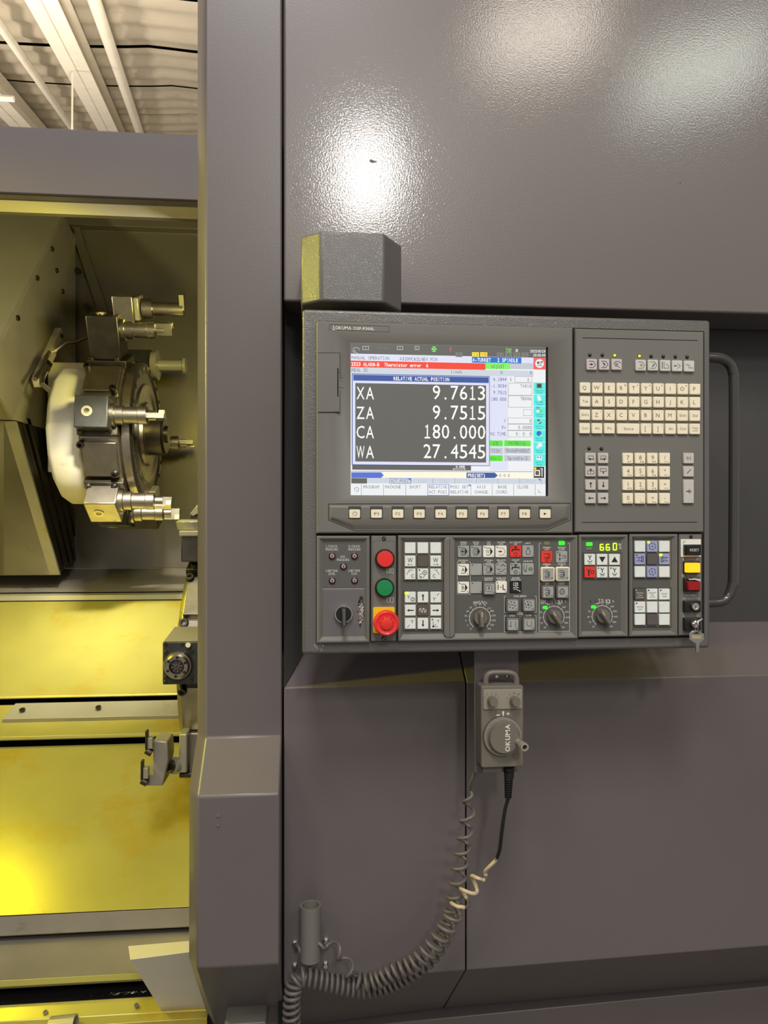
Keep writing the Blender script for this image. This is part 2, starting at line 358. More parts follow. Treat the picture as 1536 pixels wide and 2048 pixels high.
# column: profile rings, with a chamfered left edge, bulging forward below
def colring(px0, px1, px2, Y, z, yb=1.5):
    xa, xb, xc = seg(px0, Y), seg(px1, Y), seg(px2, Y)
    dy = .035 if True else 0
    return [(xa, Y + .045, z), (xb, Y, z), (xc, Y, z), (xc, yb + .05, z), (xa, yb + .05, z)]
def cr(Y, z): 
    x1 = seg(411, YC); x2 = seg(563.5, YC)
    return [(x1 - .019, Y + .034, z), (x1, Y, z), (x2, Y, z), (x2, 1.6, z), (x1 - .019, 1.6, z)]
c = MB(); zb = zz(1931, YL)
c.loft([cr(YC, CAMZ + 1.6), cr(YC, zz(1473)), cr(YL, zz(1590, YL)), cr(YL, zb), cr(YL + .21, W(500, 2048, YL + .21).z), cr(YL + .21, 0.0)], 'paint')
c.build('door_column', mach, bevel=.003)
for (a, b) in ((436, 1631), (436, 1650)):
    p = W(a, b, YL - .001); MB().lathe([(.0022, 0), (.0022, .0015), (.001, .0016)], p, (0, -1, 0), 'chrome', 8).build('rivet', mach)
# upper sliding panel
xl = seg(567.5, YC); 
c = MB(); zu0 = W(568, 602, YC).z; zu1 = W(1536, 628, YC).z; xr = 1.9
sl = (zu1 - zu0) / (W(1536, 628, YC).x - W(568, 602, YC).x)
zr = zu0 + sl * (xr - xl)
c.hexa([(xl, YC, zu0), (xr, YC, zr), (xr, YC, CAMZ + 1.6), (xl, YC, CAMZ + 1.6), (xl, YC + .11, zu0), (xr, YC + .11, zr), (xr, YC + .11, CAMZ + 1.6), (xl, YC + .11, CAMZ + 1.6)], 'gloss')
c.build('upper_panel', mach, bevel=.004)
m = MB()
for _ in range(16):
    x, y = 592 + random.gauss(0, 7), 372 + random.gauss(0, 26); l_ = random.uniform(6, 20); w_ = random.uniform(.8, 2.4)
    m.pp([(x, y), (x + w_, y + l_ * .3), (x + w_ * .7, y + l_), (x - w_ * .5, y + l_ * .6)], YC - .0002 - .000005 * _, 'pend')
tag(m.build('scuff_marks', mach), kind='stuff')
m = MB(); m.pp([(741, 318), (748, 321), (755, 322), (751, 325), (745, 326), (738, 323)], YC - .0002, 'paintd'); m.pp([(827, 378), (828.5, 378), (827, 392), (825.5, 392)], YC - .0002, 'paintd'); m.pp([(1359, 365), (1362, 366), (1361, 368)], YC - .0002, 'ink'); tag(m.build('paint_nicks', mach), kind='stuff')
# recess back, sloped jamb and ledge
YR = 1.415; zt = W(600, 598, YC).z; p0 = W(570, 1376, YC); p1 = W(932, 1364, YC); p2 = W(1536, 1350, YC); zl = W(1450, 1243, YR).z
ex = p2 + (p2 - p1) * 1.0; xj = seg(640, YR); xe = ex.x
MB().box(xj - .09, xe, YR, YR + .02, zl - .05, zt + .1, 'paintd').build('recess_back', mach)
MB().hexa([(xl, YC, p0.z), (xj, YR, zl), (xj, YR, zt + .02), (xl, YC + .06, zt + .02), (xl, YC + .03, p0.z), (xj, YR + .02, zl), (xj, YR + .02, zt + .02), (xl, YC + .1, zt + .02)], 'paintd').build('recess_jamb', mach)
xs_ = p1.x
g = .0012
# lower panels with a bend under which they run back
def lower(ax, az, bx, bz, cz0, cz1, dz0, dz1):
    Yb = YC + .235; m = MB(); t = .015
    f = [(ax, YC, az), (bx, YC, bz), (bx, YC, cz1), (ax, YC, cz0)]; k = [(x, y + t, z) for x, y, z in f]; m.hexa([f[0], f[1], f[2], f[3]] + k, 'paint')
    f = [(ax, YC, cz0), (bx, YC, cz1), (bx, Yb, dz1), (ax, Yb, dz0)]; k = [(x, y + t, z) for x, y, z in f]; m.hexa(f + k, 'paint'); return m
bL = W(566, 1968, YC).z; bS = W(932, 1940, YC).z; bR = W(1426, 1900, YC); bs = (bR.z - bS) / (bR.x - xs_); bE = bS + bs * (xe - xs_)
YB = YC + .235; dL = W(566, 2062, YB).z; dS = W(885, 2018, YB).z; dR = W(1450, 1972, YB); ds_ = (dR.z - dS) / (dR.x - W(885, 2018, YB).x); dE = dS + ds_ * (xe - xs_)
t = .012
def sheet(x, xb, zf, zb, zd): return [(xb, YR, zl), (x, YC, zf), (x, YC, zb), (x, YB, zd), (x, YB + t, zd), (x, YC + t, zb), (x, YC + t, zf - t), (xb, YR, zl - t)]
MB().loft([sheet(xl, xj, p0.z, bL, dL), sheet(xs_ - g, xs_ - g, p1.z, bS, dS)], 'paint').build('lower_panel', mach, bevel=.0018)
MB().loft([sheet(xs_ + g, xs_ + g, p1.z, bS, dS), sheet(xe, xe, ex.z, bE, dE)], 'paint').build('lower_panel', mach, bevel=.0018)
MB().prof([(YC + .02, bS), (YC + .02, p1.z - .02), (YR, zl - .014), (YR + .05, zl - .014), (YC + .1, bS), (YB + .02, dS), (YB + .015, dS)], xs_ - .03, xs_ + .03, 'gap').build('panel_gap_backing', mach)  # added black backing that keeps light from showing through the seam
MB().box(seg(560, YC) - .005, xl + .008, 1.335, 1.36, 0, p0.z - .02, 'gap').build('seam_backing', mach)  # added black strip that stops light leaking beside the column
a = W(850, 2040, YB - .03); b = W(1536, 1973, YB - .03); e = b + (b - a); st = a - (b - a) * .5
MB().hexa([st, e, Vector((e.x, e.y, 0)), Vector((st.x, st.y, 0))] + [Vector((q.x, 1.9, q.z)) for q in (st, e, Vector((e.x, 0, 0)), Vector((st.x, 0, 0)))], 'paint').build('plinth_panel', mach, bevel=.002)
MB().box(xl, xe, YB + .03, YB + .05, 0, dS + .05, 'gap').build('plinth_backing', mach)
# opening beam
bx0, bx1 = -2.6, seg(420, 1.5)
zb0, zb1 = W(200, 393, 1.5).z, W(200, 261, 1.5).z
MB().box(bx0, bx1, 1.5, 1.59, zb0, zb1, 'paint').build('door_header', mach, bevel=.002)
MB().box(bx0, bx1, 1.53, 1.587, zb0 - .002, zb0, 'wedge').build('header_track', mach)  # pale plate colour makes the header underside look lit
MB().prof([(1.505, zb0 - .0015), (1.525, zb0 - .0015), (1.525, zb0), (1.505, zb0)], bx0, bx1, 'paint').build('header_track', mach)
MB().box(bx0, bx1, 1.586, 1.6, zb0 - .002, zb1 - .02, 'wall').build('header_back', mach)
# interior shell
xE = 1.3; zB = W(200, 1137, 2.8).z
MB().prof([(1.6, CAMZ + .80), (2.85, CAMZ + 1.28), (2.85, CAMZ + 1.30), (1.6, CAMZ + .82)], bx0, xE, 'wall').build('interior_roof', mach)
zc_ = W(200, 461, 2.8).z
MB().prof([(2.8, zB), (2.8, zc_), (2.765, zc_ + .004), (2.765, CAMZ + 1.3), (2.85, CAMZ + 1.3), (2.85, zB)], bx0, xE, 'wall').build('interior_back', mach, bevel=.002)
MB().box(xE - .02, xE, 1.45, 2.85, 0.3, CAMZ + 1.3, 'wall').build('interior_end', mach)
MB().box(bx0, bx0 + .02, 1.45, 2.85, 0.3, CAMZ + 1.3, 'wall').build('interior_end', mach)
# flange strip down the back wall with bolts
f0, f1, f2, f3 = W(134, 435, 2.78), W(152, 435, 2.78), W(262, 760, 2.78), W(240, 760, 2.78)
m = MB(); m.hexa([f0, f1, f2, f3] + [q + Vector((0, .02, 0)) for q in (f0, f1, f2, f3)], 'wall'); m.build('wall_flange', mach, bevel=.001)
for (a, b) in ((142, 462), (157, 543), (174, 613)):
    MB().lathe([(.012, 0), (.012, .008), (.005, .008), (.005, .003)], W(a, b, 2.775), (0, -1, 0), 'steeld', 10).build('bolt', mach)
# bed covers
def zy(y, Y, x=200): return W(x, y, Y).z
def strip(name, pts, m_, th=.0035, x0=bx0, x1=xE, bev=.0008, mt='cover'):
    bk = [(y + .004, z - th) for y, z in pts][::-1]; return MB().prof(pts + bk, x0, x1, mt).build(name, m_, bevel=bev)
strip('way_ledge', [(2.80, zB), (2.63, zy(1183, 2.63))], mach, mt='coverd')
strip('way_lip', [(2.63, zy(1186, 2.63)), (2.615, zy(1190, 2.615)), (2.61, zy(1200, 2.61))], mach)
strip('bed_cover', [(2.60, zy(1202, 2.60)), (2.50, zy(1258, 2.50)), (2.20, zy(1389, 2.20)), (2.197, zy(1393, 2.197))], mach, mt='filmlit')
strip('bed_cover', [(2.20, zy(1406, 2.20)), (2.06, zy(1469, 2.06)), (2.058, zy(1475, 2.058))], mach, mt='filmlit')
strip('bed_cover', [(2.07, zy(1489, 2.07)), (1.62, zy(1822, 1.62))], mach, mt='filmlit')
strip('cover_skirt', [(1.621, zy(1823, 1.621) - .001), (1.616, zy(1862, 1.616))], mach, mt='coverd')  # coloured grey as the face that the yellow light misses
MB().prof([(2.26, zy(1400, 2.2) - .03), (1.66, zy(1840, 1.66) - .05), (1.66, zy(1840, 1.66) - .3), (2.8, .3), (2.8, zB - .03)], bx0, xE, 'gap').build('bed_casting', mach)  # black colour stands in for the shade in the cover gaps
# guide rail bar with screws
xb0 = seg(12, 2.13); xb1 = seg(368, 2.13)
za, zb_ = zy(1407, 2.17) , zy(1437, 2.115)
MB().hexa([(xb0 - .005, 2.115, zb_ + .004), (xb1 + .5, 2.115, zb_ + .004), (xb1 + .5, 2.17, za + .006), (xb0 + .01, 2.17, za + .006), (xb0 - .005, 2.12, zb_ - .008), (xb1 + .5, 2.12, zb_ - .008), (xb1 + .5, 2.175, za - .006), (xb0 + .01, 2.175, za - .006)], 'cover').build('guide_bar', mach, bevel=.001)
sn = Vector((0, -.42, .9)).normalized()
for px, py in ((45, 1422), (197, 1417)):
    MB().lathe([(.008, 0), (.008, .002), (.003, .002), (.003, .0005)], W(px, py, 2.14) + sn * .004, sn, 'steeld', 10).build('screw', mach)
strip('chip_trough', [(1.66, zy(1863, 1.62) - .015), (1.60, zy(1885, 1.6)), (1.50, zy(1948, 1.5)), (1.49, zy(1951, 1.49)), (1.487, zy(1966, 1.487))], mach, mt='coverd', x1=seg(420, 1.5))
strip('trough_lip', [(1.478, zy(1950, 1.478)), (1.475, zy(1963, 1.475))], mach, th=.004, mt='filmlit', x1=seg(420, 1.5))  # yellow glint put into the lip's colour
strip('sill_floor', [(1.60, zy(1972, 1.6)), (1.50, zy(2018, 1.50))], mach, mt='paintd', x1=seg(420, 1.5))
strip('sill_step', [(1.47, zy(1999, 1.47)), (1.44, zy(2031, 1.44)), (1.438, zy(2036, 1.438))], mach, mt='filmlit', x1=seg(420, 1.45))
strip('sill_step', [(1.43, zy(2034, 1.43)), (1.41, zy(2049, 1.41)), (1.41, 0.35)], mach, mt='filmlit', x1=seg(420, 1.45))
MB().box(bx0, seg(420, 1.46), 1.46, 1.6, 0.0, zy(2060, 1.46), 'paint').build('front_skirt', mach)
for px, py in ((91, 2025), (273, 2011)):
    MB().lathe([(.0045, 0), (.0045, .002), (.002, .002), (.002, .0005)], W(px, py, 1.45) , (0, -.6, .8), 'steeld', 10).build('screw', mach)
m = MB(); q0 = W(100, 2058, 1.40); m.lathe([(.0, 0), (.02, 0), (.02, .045), (.017, .045), (.017, .01), (0, .01)], q0, (1, 0, .05), 'cover', 20); m.build('drain_pipe', mach)
m = MB()
for k in range(34):
    x, y = random.gauss(258, 34), random.gauss(1973, 5); p = W(min(x, 285), y, 1.55); p.z = zy(1972, 1.6) + (1.6 - 1.55) * (zy(2018, 1.5) - zy(1972, 1.6)) / .1 + .003
    m.tube([p, p + Vector((random.uniform(-.006, .006), random.uniform(-.004, .004), .002)), p + Vector((random.uniform(-.008, .008), 0, .004))], .0012, 'chip', 4)
o = m.build('swarf', None, loc=W(258, 1973, 1.55)); tag(o, 'small bright metal chips scattered on the dark sill below the doorway', 'metal chips', kind='stuff')
# door chute wedge (pale) at the foot of the column
Yw = 1.33; m = MB(); q = [W(256, 1892, 1.44), W(385, 1881, 1.44), W(385, 1903, Yw), W(260, 1919, Yw)]
lo = [W(325, 2026, 1.45), W(420, 2018, 1.45)]
m.add(q + [lo[0], lo[1], lo[0] + Vector((0, .08, 0)), lo[1] + Vector((0, .08, 0))], [(0, 1, 2, 3), (3, 2, 5, 4), (4, 5, 7, 6), (6, 7, 1, 0), (0, 3, 4, 6), (1, 7, 5, 2)], 'wedge')
m.build('door_chute', mach, bevel=.001)
# small white bracket at the frame's bottom edge
m = MB(); m.rrect(W(490, 2048, 1.30).x, W(490, 2048, 1.30).z - .014, .072, .03, .004, 1.30, 1.45, 'bezel', .001); m.build('foot_bracket', mach)
# ------------------------------------------------------------------ carriage (slanted saddle, left)
XS = -.85
def yz(px, py, X=XS): p = WX(px, py, X); return (p.y, p.z)
car = thing('turret_carriage', 'large slanted sheet metal saddle guard at the left edge, carrying the upper turret', 'machine slide', (-1.4, 2.3, CAMZ - .2))
P1, P2 = yz(130, 433), yz(-26, 745); P3 = yz(26, 837); P4 = yz(117, 1155)
side = [P1, P2, P3, yz(59, 755), yz(120, 662), yz(126, 597), yz(147, 470)]
MB().prof(side, XS - .012, XS, 'coverd').build('side_guard', car, bevel=.001)
bk = [P1, P2, P3, (P3[0] + .3, P3[1]), (P1[0] + .1, P1[1] - .05)]
MB().prof([P1, P2, P3, (2.78, P3[1] + .02), (2.78, P1[1] - .02)], bx0 + .05, XS - .012, 'cover').build('front_guard', car)
for (a, b) in ((103, 498), (73, 556), (34, 636), (112, 541), (124, 583)):
    p = WX(a, b, XS); MB().lathe([(.008, 0), (.008, .006), (.004, .006), (.004, .002)], p, (1, 0, 0), 'steeld', 10).build('bolt', car)
X2 = XS - .02; A, B = yz(22, 842, X2), yz(112, 1150, X2); C = yz(148, 1135, X2); D = yz(196, 960, X2); E = yz(122, 680, X2)
MB().prof([A, B, (C[0], C[1] - .0), (2.79, C[1] + .02), (2.79, P1[1] - .1), (E[0], E[1])], bx0 + .05, X2 - .02, 'coverd').build('lower_body', car)
m = MB(); m.prof([A, B, (B[0] + .014, B[1]), (A[0] + .014, A[1])], bx0 + .06, X2 + .012, 'cover'); m.build('lower_apron', car, bevel=.001)
for k in range(9):                                             # telescopic way cover leaves seen edge on
    o0 = .02 + k * .038
    a0, b0 = (A[0] + o0, A[1] + .012 * k), (B[0] + o0 * .75, B[1] + .006 + .006 * k)
    MB().prof([a0, b0, (b0[0] + .022, b0[1]), (a0[0] + .028, a0[1])], X2 - .03, X2 + .010 - .004 * (k % 2) - .001 * k, 'steeld').build('way_cover_leaf', car)
# ------------------------------------------------------------------ turrets
def turret_frame(cx, cy, cz):
    def fr(phi):
        a = R_(phi); return Vector((1, 0, 0)), Vector((0, math.sin(a), math.cos(a))), Vector((0, -math.cos(a), math.sin(a)))
    return fr
def bolt_head(m, p, n, r=.009, h=.007):
    m.lathe([(r, 0), (r, h * .85), (r * .85, h), (r * .5, h), (r * .5, h * .3)], p, n, 'steeld', 12)
def turret(name, label, C0, rad, stations, xa, xb, white=True):
    cx, cy, cz = C0; T = thing(name, label, 'tool turret', (cx, cy, cz - rad)); o = Vector(C0); X = Vector((1, 0, 0))
    fr = turret_frame(*C0)
    # indexing drum, twelve flats
    n = 12
    def ring(x, r, ph0=0): return [(x, cy - r * math.cos(R_(ph0 + 30 * k)), cz + r * math.sin(R_(ph0 + 30 * k))) for k in range(n)]
    ph0 = stations[0][0] + 15; rr = rad / math.cos(R_(15))
    m = MB(); m.loft([ring(xa, rr * .97, ph0), ring(xa + .01, rr, ph0), ring(xb, rr, ph0)], 'steel'); m.build('drum', T, bevel=.002)
    m = MB(); m.lathe([(rad * .96, 0), (rad * 1.0, .008), (rad * 1.0, .03), (rad * .95, .036), (rad * .9, .036), (rad * .88, .030), (rad * .72, .030), (rad * .70, .036), (rad * .66, .036), (rad * .62, .031), (rad * .46, .031), (rad * .44, .040), (rad * .2, .040)], o + X * (xb - cx), X, 'steel', 56)
    m.build('face_ring', T)
    m = MB(); m.lathe([(rad * .3, .035), (rad * .3, .085), (rad * .27, .092), (rad * .12, .092), (rad * .12, .1), (0, .1)], o + X * (xb - cx), X, 'steeld', 32); m.build('hub', T)
    for k in range(24):
        a = R_(15 * k + 6); p = o + X * (xb - cx + .036) + Vector((0, -math.cos(a), math.sin(a))) * rad * .925
        if k % 2 == 0 or True: MB().lathe([(.0065, 0), (.0065, .001), (.004, .0012)], p, X, 'gap', 8).build('screw', T)
    for (ph, kind) in stations:
        x_, s_, r_ = fr(ph); b0 = o + r_ * rad; w_ = rad * math.tan(R_(15)) * .94
        ax = (x_, s_, r_); x0, x1 = xa - cx, xb - cx
        if kind == 'flat':
            m = MB(); m.obox(b0, ax, ((x0 + .012, x1 - .004), (-w_ * .9, w_ * .9), (-.002, .018)), 'steel'); h = m.build('station_plate', T, bevel=.002)
            for (sx, sy) in ((.1, .8), (.86, -.8)): 
                q = MB(); bolt_head(q, b0 + x_ * (x0 + (x1 - x0) * sx) + s_ * (w_ * sy) + r_ * .0, r_, .011, .028); q.build('bolt', T)
            continue
        m = MB(); m.obox(b0, ax, ((x0 + .004, x1 + .004), (-w_, w_), (0, .022)), 'steeld'); base = m.build('tool_holder', T, bevel=.002)
        for sx in (.14, .8):
            for sy in (-.8, .8):
                q = MB(); bolt_head(q, b0 + x_ * (x0 + (x1 - x0) * sx) + s_ * (w_ * sy) + r_ * .022, r_, .010, .010); q.build('bolt', base)
        q = MB(); 
        if kind in ('boring', 'tall', 'low'):
            H = {'boring': .075, 'tall': .15, 'low': .09}[kind]; mt = {'boring': 'holder', 'tall': 'steeld', 'low': 'steel'}[kind]
            q.obox(b0, ax, ((x0 + .012, x1 - .010), (-w_ * .82, w_ * .82), (.022, H)), mt); q.build('holder_block', base, bevel=.003)
            q = MB(); top = b0 + x_ * ((x0 + x1) / 2 - .01) + r_ * H
            q.lathe([(.010, 0), (.015, .0005), (.015, .002), (.008, .002), (.008, -.004)], top, r_, 'brass', 20); q.disc; q.build('oil_port', base)
            hh = H - .045; t0 = b0 + x_ * (x1 - .012) + r_ * hh
            q = MB(); q.lathe([(.034, 0), (.034, .012), (.028, .014), (.028, .035), (.024, .037), (.024, .075), (.026, .077), (.026, .10), (.015, .104), (.015, .125), (0, .125)], t0, x_, 'steel', 20); q.build('tool_shank', base)
            q = MB(); q.obox(t0 + x_ * .1, ax, ((0, .05), (-.012, .004), (-.014, .022)), 'steel'); q.obox(t0 + x_ * .135, ax, ((0, .016), (.0, .012), (.006, .022)), 'brass'); q.build('cutting_insert', base, bevel=.001)
            if kind == 'tall':
                t1 = b0 + x_ * (x1 + .0) + r_ * (H + .012) + s_ * .03
                q = MB(); q.obox(t1, ax, ((-.03, .03), (-.04, .045), (-.035, .04)), 'steel'); q.obox(t1, ax, ((.03, .045), (-.036, .04), (-.03, .036)), 'cover'); q.build('second_block', base, bevel=.003)
                q = MB(); q.lathe([(.03, 0), (.03, .03), (.021, .032), (.021, .12), (.0, .12)], t1 + x_ * .05, x_, 'steel', 18); q.obox(t1 + x_ * .16, ax, ((0, .014), (-.016, .016), (.0, .045)), 'steel'); q.build('boring_bar', base)
        if kind == 'bar':
            q.lathe([(.045, 0), (.05, .02), (.018, .022), (.018, .10), (.028, .103), (.028, .112), (0, .112)], b0 + x_ * (x1 + .02) + r_ * .06, x_, 'cover', 20); q.obox(b0, ax, ((x0 + .02, x1 + .02), (-.03, .03), (.022, .1)), 'holder'); q.build('tool_stop', base)
        if kind == 'square':
            q.obox(b0, ax, ((x0 + .02, x1 + .05), (-.04, .04), (.022, .09)), 'steeld'); q.obox(b0, ax, ((x1 + .02, x1 + .05), (-.03, .035), (-.04, .07)), 'cover'); q.build('holder_block', base, bevel=.002)
    return T, o
TC = WX(262, 868, -.62); TC = Vector((-.64, 2.42, W(262, 868, 2.42).z)); TR = .222
xf = W(238, 868, 2.3).x
TA, oA = turret('tool_turret', 'round upper turret with white casting and bolted tool holders, in the far left opening', (-.62, 2.42, TC.z), TR,
    [(5, 'boring'), (35, 'flat'), (65, 'tall'), (-25, 'flat'), (-55, 'low'), (-85, 'boring'), (118, 'bar'), (180, 'boring'), (-112, 'square')], -.675, -.562)
m = MB(); X = Vector((1, 0, 0)); o = Vector((-.775, 2.42, TC.z - .01))
m.lathe([(TR * .86, 0), (TR * .94, .008), (TR * .96, .016), (TR * .96, .07), (TR * .92, .092), (TR * .9, .1)], o, X, 'castw', 16)
m.box(-.85, -.72, 2.46, 2.62, TC.z - .12, TC.z + TR * 1.05, 'castw')
m.build('casting', TA, bevel=.008, segs=3)
# coolant pipe with brass fitting on the casting
pA = [WX(70, 758, -.80), WX(82, 740, -.80), WX(92, 715, -.80), WX(100, 705, -.80), WX(112, 700, -.78), WX(130, 686, -.76), WX(150, 684, -.74), WX(180, 672, -.70)]
m = MB(); m.tube(pA, .007, 'steel', 8); m.cyl(WX(93, 728, -.80), WX(103, 708, -.80), .015, 'brass', 6); m.cyl(WX(90, 735, -.80), WX(93, 728, -.80), .018, 'steeld', 6)
m.tube([WX(92, 735, -.80), WX(84, 755, -.80), WX(84, 768, -.79), WX(104, 785, -.77)], .008, 'steel', 8); m.build('coolant_pipe', TA)
m = MB(); q0, q1 = WX(72, 766, -.84), WX(118, 664, -.84); d = (q1 - q0).normalized(); u = Vector((1, 0, 0)); v = d.cross(u)
m.obox(q0, (d, v, u), ((0, (q1 - q0).length), (-.016, .016), (-.01, .012)), 'castw'); m.build('mounting_strip', TA, bevel=.001)
for t in (.08, .92):
    q = MB(); bolt_head(q, q0 + (q1 - q0) * t + u * .012, u, .008, .006); q.build('bolt', TA)
# lower turret, half hidden behind the column
c2 = W(455, 1310, 2.02); TR2 = .25
TB, oB = turret('tool_turret', 'second turret half hidden behind the grey column, its round collet face turned outward', (c2.x, 2.02, c2.z), TR2,
    [(42, 'flat'), (72, 'square'), (15, 'flat'), (-46, 'flat'), (-18, 'flat'), (102, 'flat')], c2.x - .09, c2.x + .09)
def bx(m, x0, y0, x1, y1, Ya, Yb, mt): a = R(x0, y0, x1, y1, Ya); return m.box(a[0], a[1], Ya, Yb, a[2], a[3], mt)
m = MB(); bx(m, 325, 1283, 398, 1369, 1.66, 1.80, 'holder'); lt = m.build('live_tool_head', TB, bevel=.003)
m = MB(); a = R(327, 1283, 398, 1369, 1.66); m.hexa([(a[0], 1.66, a[3]), (a[1], 1.66, a[3]), (a[1], 1.74, a[3] + .022), (a[0] + .01, 1.74, a[3] + .022), (a[0], 1.80, a[3]), (a[1], 1.80, a[3]), (a[1], 1.78, a[3] + .01), (a[0] + .01, 1.78, a[3] + .01)], 'cover'); m.build('head_top', lt)
q = W(357, 1330, 1.66); k = SPX(357, 1.66); m = MB()
m.lathe([(29 * k, 0), (29 * k, .008), (27 * k, .012), (25 * k, .012), (25 * k, .02), (22 * k, .024), (15 * k, .024), (14 * k, .012), (0, .012)], q, (0, -1, 0), 'steel', 32); m.build('collet_nut', lt)
m = MB(); m.lathe([(13.8 * k, 0), (13 * k, .004), (0, .005)], q + Vector((0, -.012, 0)), (0, -1, 0), 'steeld', 24)
for j in range(8):
    a = R_(45 * j + 10); m.obox(q + Vector((0, -.0175, 0)), (Vector((math.cos(a), 0, math.sin(a))), Vector((-math.sin(a), 0, math.cos(a))), Vector((0, 1, 0))), ((2 * k, 11 * k), (-.7 * k, .7 * k), (-.002, .001)), 'steel')
m.build('collet', lt)
for j in range(6):
    a = R_(60 * j + 25); p = q + Vector((math.cos(a) * 19 * k, -.024, math.sin(a) * 19 * k)); MB().lathe([(3 * k, 0), (3 * k, .0008)], p, (0, -1, 0), 'gap', 8).build('slot', lt)
for (a, b) in ((331, 1288), (364, 1288), (331, 1364), (383, 1362), (332, 1303), (332, 1354), (384, 1303), (384, 1354)):
    m = MB(); bolt_head(m, W(a, b, 1.66), Vector((0, -1, 0)), 3.6 * k, .005); m.build('bolt', lt)
m = MB(); m.cyl(W(378, 1292, 1.66), W(376, 1290, 1.61), 5 * k, 'brass', 12); m.build('coolant_nozzle', lt)
# clamp jaws below
m = MB(); Yj = 1.70
m.prism([m.P(a, b, Yj) for a, b in ((306, 1481), (335, 1483), (337, 1520), (326, 1572), (283, 1572), (279, 1556), (279, 1548), (306, 1548), (306, 1520))], Yj, Yj + .07, 'coverd'); jw = m.build('clamp_arm', TB, bevel=.003)
for (a, b) in ((290, 1462), (281, 1522)):
    m = MB(); bx(m, a, b, a + 5, b + 38, Yj - .02, Yj - .005, 'steeld'); bx(m, a + 3, b + 14, a + 15, b + 36, Yj - .018, Yj + .0, 'cover')
    m.cyl(W(a + 2, b + 38, Yj - .01), W(a + 14, b + 44, Yj - .01), .009, 'steeld', 10); m.build('jaw', jw, bevel=.001)
m = MB(); m.cyl(W(334, 1532, Yj + .03), W(372, 1532, Yj + .06), .014, 'steeld', 14); m.cyl(W(346, 1531, Yj + .035), W(356, 1531, Yj + .045), .019, 'cover', 14); m.build('clamp_shaft', TB)
m = MB(); bx(m, 358, 1468, 374, 1546, Yj + .03, Yj + .14, 'cover'); bx(m, 376, 1466, 420, 1556, Yj + .06, Yj + .16, 'steel'); bx(m, 358, 1546, 420, 1556, Yj + .04, Yj + .16, 'steeld'); m.build('clamp_body', TB, bevel=.003)
# upper tool of the lower turret
m = MB(); Yj = 1.84; bx(m, 362, 1065, 420, 1124, Yj, Yj + .1, 'steeld'); bx(m, 358, 1061, 420, 1073, Yj - .01, Yj + .1, 'cover'); sq = m.build('square_holder', TB, bevel=.003)
m = MB(); m.lathe([(.035, 0), (.04, .02), (.03, .026), (0, .026)], W(384, 1060, Yj + .04), (0, 0, 1), 'cover', 20); bx(m, 381, 1030, 420, 1042, Yj + .02, Yj + .06, 'steeld')
m.prism([m.P(a, b, Yj + .01) for a, b in ((380, 1027), (396, 1008), (410, 1006), (410, 1020), (386, 1032))], Yj + .01, Yj + .05, 'cover'); m.build('cutter', sq, bevel=.001)
# ------------------------------------------------------------------ control panel
YH = 1.130; YM = 1.120
pan = thing('control_panel', 'grey swivelling control panel with lit screen, keyboard and operating strips, mounted on the machine front', 'control panel', W(1010, 1300, 1.17))
# housing tray, real rectangle from the photo's corners
hx0, hx1 = seg(604.5, YH), seg(1421, YH); hz1 = (W(604, 617.5, YH).z + W(1421, 640, YH).z) / 2; hz0 = (W(604, 1309, YH).z + W(1421, 1296.5, YH).z) / 2
m = MB()
def rr(x0, x1, z0, z1, y): return [(x0, y, z0), (x1, y, z0), (x1, y, z1), (x0, y, z1)]
m.loft([rr(hx0 + .03, hx1 - .03, hz0 + .03, hz1 - .03, YH + .13), rr(hx0, hx1, hz0, hz1, YH + .11), rr(hx0, hx1, hz0, hz1, YH)], 'house')
m.build('housing', pan, bevel=.005, segs=3)
m = MB(); m.box(W(640, 640, YH).x - .006, W(1404, 640, YH).x + .0025, YH - .0025, YH + .001, W(800, 1284, YH).z + .001, W(800, 646, YH).z - .001, 'gap'); m.build('gap_liner', pan)
# recess frame module
def module(name, o, i=None, depth=.005, Yf=YM, rim=4.5, mt='bezel', mi='plate', ob=None):
    k = SPX(o[0], Yf); a = list(R(o[0], o[1], o[2], o[3], Yf)); m = MB(); e = .0016
    rs = [rr(a[0], a[1], a[2], a[3], Yf + .006), rr(a[0], a[1], a[2], a[3], Yf + e), rr(a[0] + e, a[1] - e, a[2] + e, a[3] - e, Yf)]
    if i:
        b = R(i[0], i[1], i[2], i[3], Yf); q = rim * k
        rs += [rr(a[0] + q, a[1] - q, a[2] + q, a[3] - q, Yf), rr(b[0], b[1], b[2], b[3], Yf + depth)]
        m.loft(rs, mt, (False, False)); m.quad(b[0], b[1], b[2], b[3], Yf + depth, mi)
        m.add([v for v in rs[0]], [(0, 1, 2, 3)], mt)
    else: m.loft(rs, mt)
    o_ = m.build(name, pan); o_['dummy'] = 0; del o_['dummy']; return o_
YI = YM + .005
# monitor bezel with sloped surround
Ym = YM - .002; YSc = YM + .006
m = MB(); a = R(632.5, 648.5, 1146, 1066.5, Ym); b = R(701.3, 690.2, 1096, 991.5, YSc); k = SPX(900, Ym)
mid = R(668, 668, 1138, 1007, Ym); e = .002
m.loft([rr(*a, YM + .006), rr(*a, Ym + e), rr(a[0] + e, a[1] - e, a[2] + e, a[3] - e, Ym), rr(*mid, Ym), rr(*b, YSc - .001), rr(*b, YSc + .004)], 'bezel', (False, False))
mon = m.build('monitor_bezel', pan); mon.data
m = MB(); m.pq(700, 688.5, 1097, 993, YSc + .001, 'gap'); m.build('screen_surround', mon)
